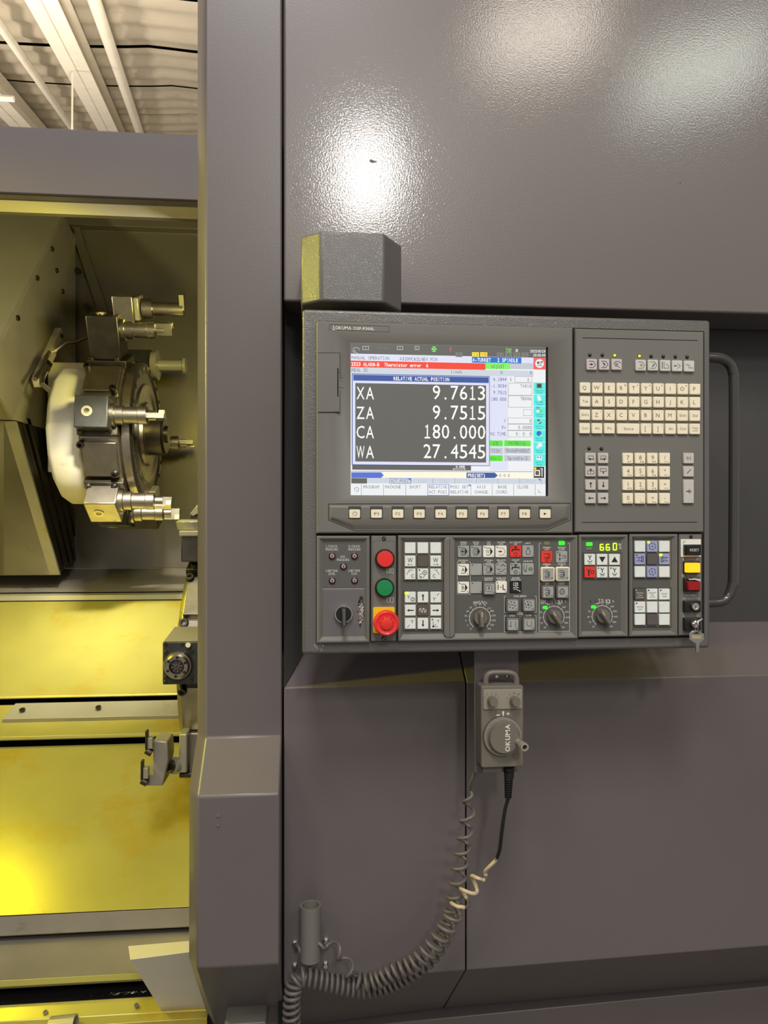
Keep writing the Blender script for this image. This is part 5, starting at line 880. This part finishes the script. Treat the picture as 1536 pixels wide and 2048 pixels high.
def dial(parent, x, y, rarc, nums, point, nm='override_knob', Yp=YI, rk=13.6, ln=18.5):
    m = MB(); p = W(x, y, Yp); q = SPX(x, Yp); n = len(nums); m.arc(p.x, p.z, rarc * q, -50, 230, .95 * q, Yp - .0004, 'white', 40)
    for i, t in enumerate(nums):
        a = R_(230 - 280 * i / (n - 1)); c_, s_ = math.cos(a), math.sin(a); m.line([(p.x + c_ * rarc * q, p.z + s_ * rarc * q), (p.x + c_ * (rarc + 2.6) * q, p.z + s_ * (rarc + 2.6) * q)], .8 * q, Yp - .0004, 'white')
        if t: m.text(t, p.x + c_ * (rarc + 7.5) * q, p.z + s_ * (rarc + 6.5) * q, 3.3 * q, Yp - .0004, 'white', 2.2 * len(t) * q)
    m.build('dial_scale', parent)
    m = MB(); pr = W(x, y, Yp - .008); pr.y = Yp
    m.lathe([(rk * q, 0), (rk * q, .004), (rk * .93 * q, .008), (0, .009)], p, (0, -1, 0), 'pend', 28)
    a = R_(point); d = Vector((math.cos(a), 0, math.sin(a))); u = Vector((-math.sin(a), 0, math.cos(a))); f = Vector((0, -1, 0))
    def ringp(l, wd, h): return [p + d * (-l * q) + f * h + u * (-wd * .75 * q), p + d * (l * .7 * q) + f * h + u * (-wd * q), p + d * (l * q) + f * h, p + d * (l * .7 * q) + f * h + u * (wd * q), p + d * (-l * q) + f * h + u * (wd * .75 * q)]
    m.loft([ringp(ln * .96, 6.8, .002), ringp(ln * .92, 6.2, .012), ringp(ln * .8, 3.6, .0165)], 'pend'); e = p + f * .0167; b0 = e + d * (ln * .25 * q); b1 = e + d * (ln * .72 * q)
    m.add([b0 + u * .5 * q, b0 - u * .5 * q, b1 - u * .5 * q, b1 + u * .5 * q], [(0, 1, 2, 3)], 'white'); return m.build(nm, parent, loc=p, bevel=.0006)
dial(C_, 959.8, 1236.2, 21, ['0', '2', '5', '10', '30', '50', '70', '80', '90', '', '110', '120', '130', '150', '200'], 92)
dial(C_, 1107.6, 1233.5, 20.5, ['50', '70', '80', '90', '', '110', '120', '130', '140', '150', '160', '180', '200'], 124)
K = lambda x, y, mt, lg, num, **k: key(C_, x, y, 22.3, 22.6, mt, lg, Yp=YI, proud=.0016, sq=True, r=2, num=num, **k)
for (x, y, mt, lg, n_) in ((927.2, 1103, 'opg', 'sb', '0'), (952.3, 1103, 'opg', 'bs', '1'), (977.6, 1103, 'opw', 'dry', '2'), (1002.4, 1103, 'opw', 'ml', '3'), (1031.3, 1102.5, 'redk', 'toff', '4'), (927.2, 1139.5, 'opw', 'A', '6'), (952.8, 1139, 'opg', None, '7'), (977.6, 1138.6, 'opg', 'os', '8'), (1002.4, 1138.4, 'opg', 'ma', '9'), (1031.3, 1138.3, 'opg', 'ton', '10'), (927.2, 1175.3, 'opw', 'B', '12'), (952.8, 1175.2, 'opg', None, '13'), (1002.8, 1174.3, 'opw', 'IL', '15'), (1123.5, 1113.7, 'opg', 'scl', '22')): K(x, y, mt, lg, n_, dot=True)
K(1056.3, 1102.5, 'opg', 'bulb', '5'); K(1056.5, 1138.3, 'opg', 'air', '11'); K(1093.8, 1113.5, 'redk', 'sst', '21'); K(1031.7, 1174.2, 'black', 'mo', '16', ink='white')
KF = lambda x, y, mt, lg, n_, fr, s=25: key(C_, x, y, s, s + .6, mt, lg, Yp=YI, proud=.002, num=n_, frame=fr, sq=True)
KF(977.8, 1177, 'opg', 'sr', '14', (5, 'bezel', .004), 24.5)
KF(1024.4, 1210.4, 'opg', 'tim', '17', (5, 'bezel', .004)); KF(1056.9, 1210, 'opg', 'tip', '18', (5, 'bezel', .004)); KF(1024.7, 1248.6, 'opg', 'dopn', '19', (5, 'bezel', .004)); KF(1057, 1248, 'opg', 'dcls', '20', (5, 'bezel', .004))
KF(1094.1, 1148, 'opg', 'sccw', '23', (6.5, 'cream', .005), 27); KF(1124, 1147.6, 'opg', 'scw', '24', (6.5, 'cream', .005), 27); KF(1094.7, 1183.8, 'opg', 'sjog', '25', (5, 'bezel', .004)); KF(1124.3, 1183.6, 'opg', 'sidx', '26', (5, 'bezel', .004))
def flatlamp(parent, x, y, w_, h_, mt, r=1, nm='indicator_lamp', Yp=YI):
    p = W(x, y, Yp); q = SPX(x, Yp); m = MB(); m.rrect(p.x, p.z, w_ * q, h_ * q, r * q, Yp - .0008, Yp, mt); return m.build(nm, parent, loc=p)
flatlamp(C_, 1093.6, 1086.6, 10.5, 6.5, 'led_dim'); flatlamp(C_, 1123.2, 1086.2, 12, 8, 'led_green', 2); flatlamp(C_, 1090, 1215, 10, 6, 'led_green', 2.8); flatlamp(C_, 978.8, 1216.8, 8, 4.5, 'led_dim', 2)
# ------------------------------------------------------------------ E: second spindle panel
E_ = module('spindle_panel', (1158, 1069, 1256.5, 1274), (1166, 1079.5, 1244.5, 1263), rim=4.5)
keypad(E_, 1166.5, 1106, 1244, 1158)
for (x, y, mt, lg) in ((1179.8, 1119, 'keyw', 'jog2'), (1204.6, 1119, 'keyw', 'tdn'), (1229.3, 1119, 'keyw', 'tup'), (1179.8, 1144.3, 'redk', 'tst'), (1204.6, 1144.3, 'keyw', 'tccw'), (1229.3, 1144.3, 'keyw', 'tcw')): skey(E_, x, y, mt, lg, 21)
flatlamp(E_, 1178.3, 1088.3, 12, 7, 'led_green', 1); flatlamp(E_, 1178.3, 1096.8, 11, 5.5, 'led_dim', .5); flatlamp(E_, 1187, 1213.8, 10, 6, 'led_green', 2.8)
for (x, y, segs_) in ((1203.5, 1094.5, 'acdefg'), (1215.5, 1094.5, 'acdefg'), (1229.5, 1093.3, 'abcdef')):
    m = MB(); p = W(x, y, YI); q = SPX(x, YI); h = 5.5 * q if x < 1220 else 6.3 * q; wd = 3.2 * q; Yl = YI - .0006; th = 2.3 * q
    S7 = {'a': [(-wd, h), (wd, h)], 'g': [(-wd, 0), (wd, 0)], 'd': [(-wd, -h), (wd, -h)], 'f': [(-wd, h), (-wd, 0)], 'b': [(wd, h), (wd, 0)], 'e': [(-wd, 0), (-wd, -h)], 'c': [(wd, 0), (wd, -h)]}
    for c_ in segs_:
        if c_ in S7: m.line([(p.x + a, p.z + b) for a, b in S7[c_]], th, Yl, 'led_lime')
    m.build('display_digit', E_)
m = MB(); m.pt('%', 1240.3, 1092.5, 11, YT, 'white', width=7); m.pt('S2', 1216, 1202.3, 6.3, YT, 'white', width=10, bold=1); m.pt('%', 1226.5, 1202.8, 4.2, YT, 'white')
m.pl([(1206, 1198.5), (1206, 1206.5), (1203.5, 1206.5), (1203.5, 1198.5), (1206, 1198.5)], .8, YT, 'white'); m.pl([(1201, 1198.5), (1197.5, 1198.5), (1199.5, 1202.5), (1197.5, 1206.5), (1201, 1206.5)], .8, YT, 'white')
for x in (1181.5, 1191.3): m.pq(x - 1.8, 1199, x + 1.8, 1206.5, YT, 'drk'); m.pl([(x, 1200), (x, 1205.5)], 1, YT - .0002, 'ink')
m.build('printed_labels', E_)
dial(E_, 1204.3, 1232, 20, ['50', '70', '80', '90', '', '110', '120', '130', '140', '150', '160', '180', '200'], 124)
# ------------------------------------------------------------------ F: turret keypad panel
F_ = module('turret_keypad', (1259.5, 1068, 1356, 1272.8), (1267.3, 1078, 1343.8, 1262), rim=4.5)
keypad(F_, 1268, 1079.2, 1343, 1157); keypad(F_, 1268, 1176.5, 1343, 1253.5)
for y, rw in ((1092.8, (('keyw', None, 0), ('blue', 'cA', 5.5), ('keyw', None, 0))), (1118, (('blue', 'S1', 0), ('drk', None, 0), ('blue', 'S2', 7))), (1143.5, (('keyw', None, 0), ('blue', 'cB', 0), ('keyw', None, 0))), (1188.4, (('drk', 'sin', 0), ('keyw', 'syl', 0), ('keyw', 'cys', 0))), (1214.3, (('keyw', 'sys', 0), ('keyw', None, 0), ('keyw', None, 0))), (1239, (('keyw', None, 0), ('drk', None, 0), ('keyw', None, 0)))):
    for x, (mt, lg, ld) in zip((1280.3, 1304.8, 1329), rw): skey(F_, x, y, mt, lg, 20.8, ink='inkb' if mt == 'blue' else ('white' if lg == 'sin' else 'ink'), led=('led_lime', ld) if ld else None)
# ------------------------------------------------------------------ G: reset strip with locks
G_ = module('reset_strip', (1358.3, 1068, 1404.3, 1271), None, Yf=YM + .001)
p = W(1381.7, 1073.6, Yp); m = MB(); m.lathe([(3.6 * q, 0), (3.6 * q, .0006), (2.6 * q, .0008)], p, (0, -1, 0), 'black', 14); m.build('screw', G_, loc=p)
def blk(m, x0, y0, x1, y1, Yb, h, mt, r=1.5, ch=.0006):
    a = R(x0, y0, x1, y1, Yb - h); m.rrect((a[0] + a[1]) / 2, (a[2] + a[3]) / 2, a[1] - a[0], a[3] - a[2], r * q, Yb - h, Yb, mt, ch)
m = MB(); blk(m, 1361.8, 1078.5, 1402, 1113.8, Yp, .0012, 'opw', .5, .0002); m.pl([(1365, 1086), (1369, 1080.5)], .6, Yp - .0014, 'ink'); m.pl([(1367, 1087), (1371.5, 1081)], .6, Yp - .0014, 'ink'); m.build('reset_plate', G_)
def bbase(x0, y0, x1, y1, nm='button_guard', h=.008): m = MB(); a = R(x0, y0, x1, y1, Yp - .004); m.box(a[0], a[1], Yp - h, Yp, a[2], a[3], 'black'); return m.build(nm, G_, bevel=.0008)
bbase(1368, 1089, 1400, 1110.5); bbase(1368, 1123.5, 1399, 1147, h=.006); bbase(1368, 1156, 1399, 1183, h=.006); bbase(1367.5, 1201.5, 1399.5, 1224.2, 'lock_body'); bbase(1367.5, 1235.5, 1399.5, 1260, 'lock_body')
m = MB(); blk(m, 1377, 1090.5, 1401.5, 1109.8, Yp - .006, .010, 'black'); m.pt('RESET', 1389, 1100, 5, Yp - .0163, 'white', width=18); tag(m.build('push_button', G_), 'black reset button')
m = MB(); blk(m, 1374.5, 1126, 1400.8, 1145.2, Yp - .004, .010, 'lamp_orange'); tag(m.build('push_button', G_), 'glowing orange control-on button')
m = MB(); blk(m, 1377, 1163.5, 1401, 1180.5, Yp - .004, .010, 'drred'); tag(m.build('push_button', G_), 'dark red control-off button')
m = MB(); m.pp([(1376, 1156), (1381, 1158), (1388, 1156.5), (1401, 1158), (1401, 1163), (1390, 1159.5), (1379, 1160)], Yp - .011, 'greyk'); m.pt('CONTROL ON', 1385, 1118.5, 3.4, Yp - .0003, 'white', width=25); m.pq(1365.6, 1115.8, 1366.9, 1121, Yp - .0003, 'white'); m.pt('CONTROL OFF', 1386, 1151, 2.8, Yp - .0003, 'greyk', width=26)
pq_ = W(1366, 1150.8, Yp); m.arc(pq_.x, pq_.z, 2.1 * q, 0, 360, .9 * q, Yp - .0003, 'white'); m.pt('NC PANEL', 1381, 1190.6, 3, Yp - .0003, 'greyk', width=20); m.pt('LOCK  UNLOCK  CYCLE', 1382, 1197, 2.6, Yp - .0003, 'greyk', width=35); m.pt('DOOR INTERLOCK', 1380, 1227, 3, Yp - .0003, 'greyk', width=33); m.pq(1366.4, 1229.5, 1367.6, 1234, Yp - .0003, 'white'); pq_ = W(1395.3, 1231.3, Yp); m.arc(pq_.x, pq_.z, 2.1 * q, 0, 360, .9 * q, Yp - .0003, 'white'); m.build('printed_labels', G_)
for (x, y) in ((1388, 1212.5), (1387.5, 1247.5)):
    p = W(x, y, Yp - .009); m = MB(); m.lathe([(7.6 * q, 0), (7.6 * q, .004), (6.8 * q, .006), (4.5 * q, .006), (4.3 * q, .0052), (0, .0052)], p, (0, -1, 0), 'chrome', 24); m.line([(p.x, p.z - 2.2 * q), (p.x, p.z + 2.2 * q)], 1.1 * q, p.y - .0056, 'gap'); m.build('lock_cylinder', G_, loc=p)
# grab handle on the right side
hp = [(1410, 715), (1440, 717), (1458, 727), (1466, 745), (1468, 775), (1468, 960), (1467, 1140), (1464, 1175), (1455, 1195), (1440, 1204), (1410, 1206)]
def smooth(pts, n=8):
    P_ = [Vector(p) for p in pts]; P_ = [P_[0] * 2 - P_[1]] + P_ + [P_[-1] * 2 - P_[-2]]; out = []
    for i in range(1, len(P_) - 2):
        for k in range(n):
            t = k / n; a, b, c_, d = P_[i - 1:i + 3]; out.append(.5 * (2 * b + (c_ - a) * t + (2 * a - 5 * b + 4 * c_ - d) * t * t + (3 * b - a - 3 * c_ + d) * t ** 3))
    out.append(P_[-2]); return out
YG = 1.165; m = MB(); m.tube(smooth([W(a, b, YG) for a, b in hp], 6), .0085, 'handle', 14); m.build('grab_handle', pan)
# hair-thin scratches on the housing's lower left corner
m = MB(); Yz = YH - .0003
for _ in range(7):
    x, y = random.uniform(625, 650), random.uniform(1288, 1298); pts = [(x, y)]
    for k in range(4): x += random.uniform(-5, 4); y += random.uniform(-2, 4); pts.append((x, y))
    m.pl(pts, .5, Yz, 'greyk')
tag(m.build('scratches', pan), kind='stuff')
# hanger bracket under the panel
m = MB(); Yh = 1.178; a = R(948.5, 1296, 1037, 1545, Yh); m.box(a[0], a[1], Yh, Yh + .004, a[2], a[3] + .02, 'paint'); a = R(965, 1532, 1004, 1544, 1.15); m.box(a[0], a[1], 1.15, Yh + .002, a[2], a[2] + .003, 'paint'); m.box(a[0], a[1], 1.147, 1.15, a[2], a[3], 'paint')
m.build('pendant_bracket', pan, bevel=.001)
m = MB(); 
for (x, y) in ((993, 1353), (1015, 1352.5)): m.lathe([(.003, 0), (.0025, .002), (0, .0022)], W(x, y, Yh), (0, -1, 0), 'chrome', 10)
m.build('bracket_screws', pan)
# ------------------------------------------------------------------ pivot cover above the panel
pc = thing('pivot_cover', 'faceted grey cover box standing on the upper left corner of the control panel', 'cover', W(700, 610, 1.2))
m = MB(); fr_ = [W(642, 461.5, 1.15), W(768, 466, 1.15), W(768, 606, 1.15), W(642, 601.5, 1.15)]
lf = [W(602, 470.5, 1.176), W(602, 612, 1.176)]; rt = [W(802.5, 484, 1.2), W(802.5, 621, 1.2)]
for z in (): pass
tf = (fr_[0].z + fr_[1].z) / 2; bf = (fr_[2].z + fr_[3].z) / 2
sec = [(fr_[0].x, 1.15), (fr_[1].x, 1.15), (rt[0].x, 1.197), (rt[0].x, 1.30), (lf[0].x, 1.30), (lf[0].x, 1.174)]
m.loft([[(x, y, bf) for x, y in sec], [(x, y, tf) for x, y in sec]], 'house'); m.build('shell', pc, bevel=.0035, segs=3)
# ------------------------------------------------------------------ handwheel pendant
pen = thing('handwheel_pendant', 'grey handheld pendant with pulse handwheel and two small knobs, hung below the control panel', 'pendant', W(1000, 1540, 1.16))
YA = 1.138; m = MB(); a = R(962.5, 1372, 1046.8, 1534.5, YA); m.rrect((a[0] + a[1]) / 2, (a[2] + a[3]) / 2, a[1] - a[0], a[3] - a[2], .003, YA, 1.172, 'pend', .0012); m.build('body', pen)
m = MB(); hpts = smooth([W(a, b, 1.155) for a, b in ((972, 1374), (972, 1356), (980, 1346), (1002, 1344.5), (1023, 1346), (1032, 1355), (1033, 1374))], 6); m.tube(hpts, .0045, 'pend', 10); m.build('loop_handle', pen)
m = MB(); a = R(967, 1379, 1044.5, 1418.5, YA - .002); m.rrect((a[0] + a[1]) / 2, (a[2] + a[3]) / 2, a[1] - a[0], a[3] - a[2], .002, YA - .002, YA, 'pendl', .0006)
for (x, ls, ) in ((983, ('X', 'Z', 'C', 'W', 'Y')), (1028, ('0', 'x1', 'x10', 'x50', ''))):
    for i, t in enumerate(ls):
        an = R_(160 - 140 * i / 4); xx = x + 11 * math.cos(an); yy = 1400 - 10 * math.sin(an); pq_ = W(xx, yy, YA - .0022); m.disc(pq_.x, pq_.z, .6 * q, YA - .0023, 'ink', 6)
        if t: m.pt(t, x + 15.5 * math.cos(an), 1400 - 14 * math.sin(an), 2.4, YA - .0023, 'ink')
m.build('switch_plate', pen)
for x in (983.5, 1028.5):
    p = W(x, 1401, YA - .002); m = MB(); n = 18; prof = []
    for h, r in ((0, 9), (.012, 8.6), (.0145, 7.6)): prof.append([p + Vector((math.cos(2 * PI * k / 36) * r * q * (1.04 if k % 2 else .96), -h, math.sin(2 * PI * k / 36) * r * q * (1.04 if k % 2 else .96))) for k in range(36)])
    m.loft(prof, 'pend'); m.build('small_knob', pen, loc=p)
m = MB(); m.pt('-', 996, 1428, 12, YA - .0003, 'white', width=7, bold=1); m.pt('+', 1016, 1427.5, 7, YA - .0003, 'white', width=7, bold=1); m.pp([(1004.4, 1422.5), (1008.4, 1422.5), (1007, 1433), (1005.6, 1433)], YA - .0003, 'white'); m.build('direction_marks', pen)
p = W(1004.8, 1472, YA); m = MB(); m.lathe([(38.6 * q, 0), (38.6 * q, .0003)], p, (0, -1, 0), 'gap', 48); m.lathe([(38 * q, .0002), (38 * q, .004), (36.8 * q, .005), (29 * q, .006), (29 * q, .013), (28 * q, .0145), (0, .0145)], p, (0, -1, 0), 'pend', 56)
for k in range(100):
    a = R_(3.6 * k); r0 = 33.5 if k % 10 else 31.5; c_, s_ = math.cos(a), math.sin(a); m.line([(p.x + c_ * r0 * q, p.z + s_ * r0 * q), (p.x + c_ * 36.3 * q, p.z + s_ * 36.3 * q)], .45 * q, YA - .0058, 'greyk')
m.text('OKUMA', p.x + .0045, p.z + .001, 8.6 * q, YA - .0148, 'white', 52 * q, bold=1, rot=PI / 2); m.build('handwheel', pen, loc=p)
p = p + Vector((26 * q, -.0145, -7 * q)); m = MB(); m.lathe([(6.5 * q, 0), (6 * q, .003), (5.2 * q, .006), (7.2 * q, .014), (8.2 * q, .026), (7.6 * q, .029), (4.6 * q, .0292), (4.2 * q, .026), (0, .026)], p, (.08, -1, 0), 'pendl', 24); m.disc(p.x + .0023, p.z, 4 * q, p.y - .0265, 'black'); m.build('crank_knob', pen, loc=p)
gl = W(1018, 1534, 1.156); m = MB(); m.lathe([(10.5 * q, 0), (10.5 * q, .006), (8.5 * q, .007), (9.8 * q, .008), (9.8 * q, .016), (8 * q, .018)], gl, (0, 0, -1), 'black', 16)
prof = [(7.5 * q, .017)]
for k in range(9): prof += [(8.6 * q * (1 - .025 * k), .018 + .0036 * k), (8.6 * q * (1 - .025 * k), .0200 + .0036 * k), (6.2 * q * (1 - .025 * k), .0205 + .0036 * k), (6.2 * q * (1 - .025 * k), .0215 + .0036 * k)]
m.lathe(prof, gl, (-.03, 0, -1), 'black', 16); m.build('cable_gland', pen)
# ------------------------------------------------------------------ coiled cords
def coil(name, label, ctrl, r, cordr, lead=None, tail=None, split=None, ph=0.0, mt='cord'):
    """ctrl: (px, py, Y, pitch px, radius px) centreline; lead / tail: straight wire before / after"""
    cs = smooth([(a, b, 0) for a, b, *_ in ctrl], 24); n = len(cs); pts = []; 
    if lead: pts += smooth([W(*p) for p in lead], 5)
    th = ph; L = len(ctrl) - 1
    for i in range(n - 1):
        f = i / (n - 1) * L; j = min(int(f), L - 1); t = f - j; A0, B0 = ctrl[j], ctrl[j + 1]
        Y = A0[2] * (1 - t) + B0[2] * t; pit = A0[3] * (1 - t) + B0[3] * t; rad = A0[4] * (1 - t) + B0[4] * t
        seg_ = (cs[i + 1] - cs[i]); sl_ = seg_.length; st = max(1, int(sl_ / pit * 14) + 1)
        for k in range(st):
            c_ = cs[i].lerp(cs[i + 1], k / st); th += 2 * PI * sl_ / st / pit; C3 = W(c_.x, c_.y, Y); qq = SPX(900, Y)
            d = (W(cs[i + 1].x, cs[i + 1].y, Y) - W(cs[i].x, cs[i].y, Y)).normalized(); s_ = Vector((0, 1, 0)); u = s_.cross(d).normalized()
            en = min(1, (i + 1) / 6) if lead else 1
            pts.append(C3 + (u * math.cos(th) + s_ * math.sin(th)) * rad * qq * en)
    if tail: pts += smooth([W(*p) for p in tail], 5)
    m = MB(); m.tube(pts, cordr, mt, 8, split=split); base = pts[-1]; o = m.build(name, None, loc=base); return tag(o, label, 'cable')
coil('coiled_cable', 'evenly grey coiled cable that comes out from behind the pendant bracket', [(939, 1580, 1.21, 42, 7), (936, 1625, 1.215, 40, 13), (925, 1700, 1.22, 31, 14), (910, 1790, 1.225, 29, 14), (893, 1860, 1.23, 22, 15), (858, 1915, 1.24, 15, 16), (800, 1955, 1.245, 11, 17), (735, 1976, 1.245, 10.5, 17), (660, 1965, 1.245, 11, 16), (600, 1955, 1.24, 12, 16), (585, 1990, 1.24, 13, 14), (583, 2040, 1.25, 14, 15), (582, 2090, 1.27, 14, 15)], 1, .0029,
     lead=[(952, 1540, 1.19), (945, 1556, 1.195), (940, 1572, 1.205)], ph=2.5)
coil('coiled_cable', 'coiled cable with pale frayed cover hanging from the black gland under the pendant', [(972, 1742, 1.185, 30, 8), (950, 1765, 1.19, 34, 13), (925, 1800, 1.195, 33, 15), (897, 1848, 1.2, 24, 16), (868, 1890, 1.205, 20, 15), (830, 1925, 1.21, 15, 15), (790, 1942, 1.215, 13, 14), (745, 1962, 1.22, 12, 15), (712, 1960, 1.225, 22, 13), (694, 1928, 1.235, 42, 10), (672, 1898, 1.24, 42, 10), (645, 1886, 1.25, 40, 9), (612, 1900, 1.262, 40, 12), (590, 1905, 1.265, 40, 14)], 1, .003,
     lead=[(1016, 1598, 1.156), (1010, 1620, 1.158), (1004, 1660, 1.16), (1000, 1695, 1.165), (996, 1710, 1.17), (990, 1722, 1.175), (980, 1732, 1.18)], split=[(.045, 'black'), (.075, 'worn'), (.085, 'cord'), (.155, 'worn'), (.165, 'cord'), (.19, 'worn'), (1.01, 'cord')], ph=1.0)
# ------------------------------------------------------------------ tube holder on the lower panel
th_ = thing('tube_holder', 'open topped grey steel tube standing upright at the lower left of the front panel', 'holder', W(621, 1945, 1.25))
m = MB(); zt_ = W(620, 1822, 1.235).z; zb2 = W(620, 1932, 1.235).z; kk = SPX(620, 1.235); rt_ = 21.3 * kk; cxx = W(621, 1900, 1.235).x
m.lathe([(rt_, 0), (rt_, zt_ - zb2), (rt_ * .84, zt_ - zb2), (rt_ * .84, .01), (0, .01)], (cxx, 1.255, zb2), (0, 0, 1), 'bezel', 40, (True, False)); m.build('tube', th_)
m = MB(); m.box(cxx - .012, cxx + .012, 1.255 + rt_ * .9, YC - .0005, zb2 + .02, zt_ - .03, 'paintd'); m.build('mount', th_)
for (x, y) in ((652, 1880), (651, 1927), (590, 1886), (590, 1930)):
    p = W(x, y, YC); m = MB(); m.lathe([(.0055, 0), (.0055, .004), (.004, .006), (.004, .010), (0, .010)], p, (0, -1, 0), 'chrome', 6); m.build('fixing_bolt', th_, loc=p)
# ------------------------------------------------------------------ the keys in the lower lock
kr = thing('key_ring', 'two small nickel keys, one stuck in the lowest lock and one dangling below it', 'key', W(1390, 1300, 1.085))
m = MB(); Yq = Yp - .018; kp = lambda a, b, y=Yq: W(a, b, y); c0 = W(1387.5, 1247.5, Yp - .014)
m.obox(kp(1398, 1242), (Vector((.83, 0, .56)), Vector((-.56, 0, .83)), Vector((0, 1, 0))), ((-12 * q, 8 * q), (-1.8 * q, 1.8 * q), (-.001, .014)), 'chrome'); m.obox(c0, (Vector((1, 0, 0)), Vector((0, 1, 0)), Vector((0, 0, 1))), ((-1 * q, 1 * q), (-.006, .002), (-4 * q, 4 * q)), 'chrome'); m.build('inserted_key', kr, bevel=.0004)
m = MB(); pr = []; 
for (a, b) in ((1387, 1260.5), (1408, 1267.5), (1408, 1279), (1399, 1287), (1398, 1303), (1395, 1305), (1392, 1303), (1392, 1287), (1379, 1279), (1379, 1266.5)): pr.append(m.P(a, b, Yq - .002))
inn = [m.P(a, b, Yq - .002) for a, b in ((1393.5, 1263.5), (1401, 1267.8), (1384, 1267.5))]
m.prism(pr, Yq - .002, Yq, 'chrome'); m.prism(inn, Yq - .0022, Yq - .0019, 'gap'); m.prism([m.P(a, b, Yq - .002) for a, b in ((1384, 1271), (1403, 1271.5), (1403, 1278), (1384, 1277.5))], Yq - .0023, Yq - .0019, 'brass'); m.build('hanging_key', kr, bevel=.0003)
m = MB(); m.tube(smooth([kp(1393, 1266), kp(1396, 1256, Yq - .003), kp(1396, 1246, Yq - .003), kp(1393, 1244), kp(1390, 1252), kp(1392, 1266)], 5), .0007, 'chrome', 6); m.build('ring', kr)
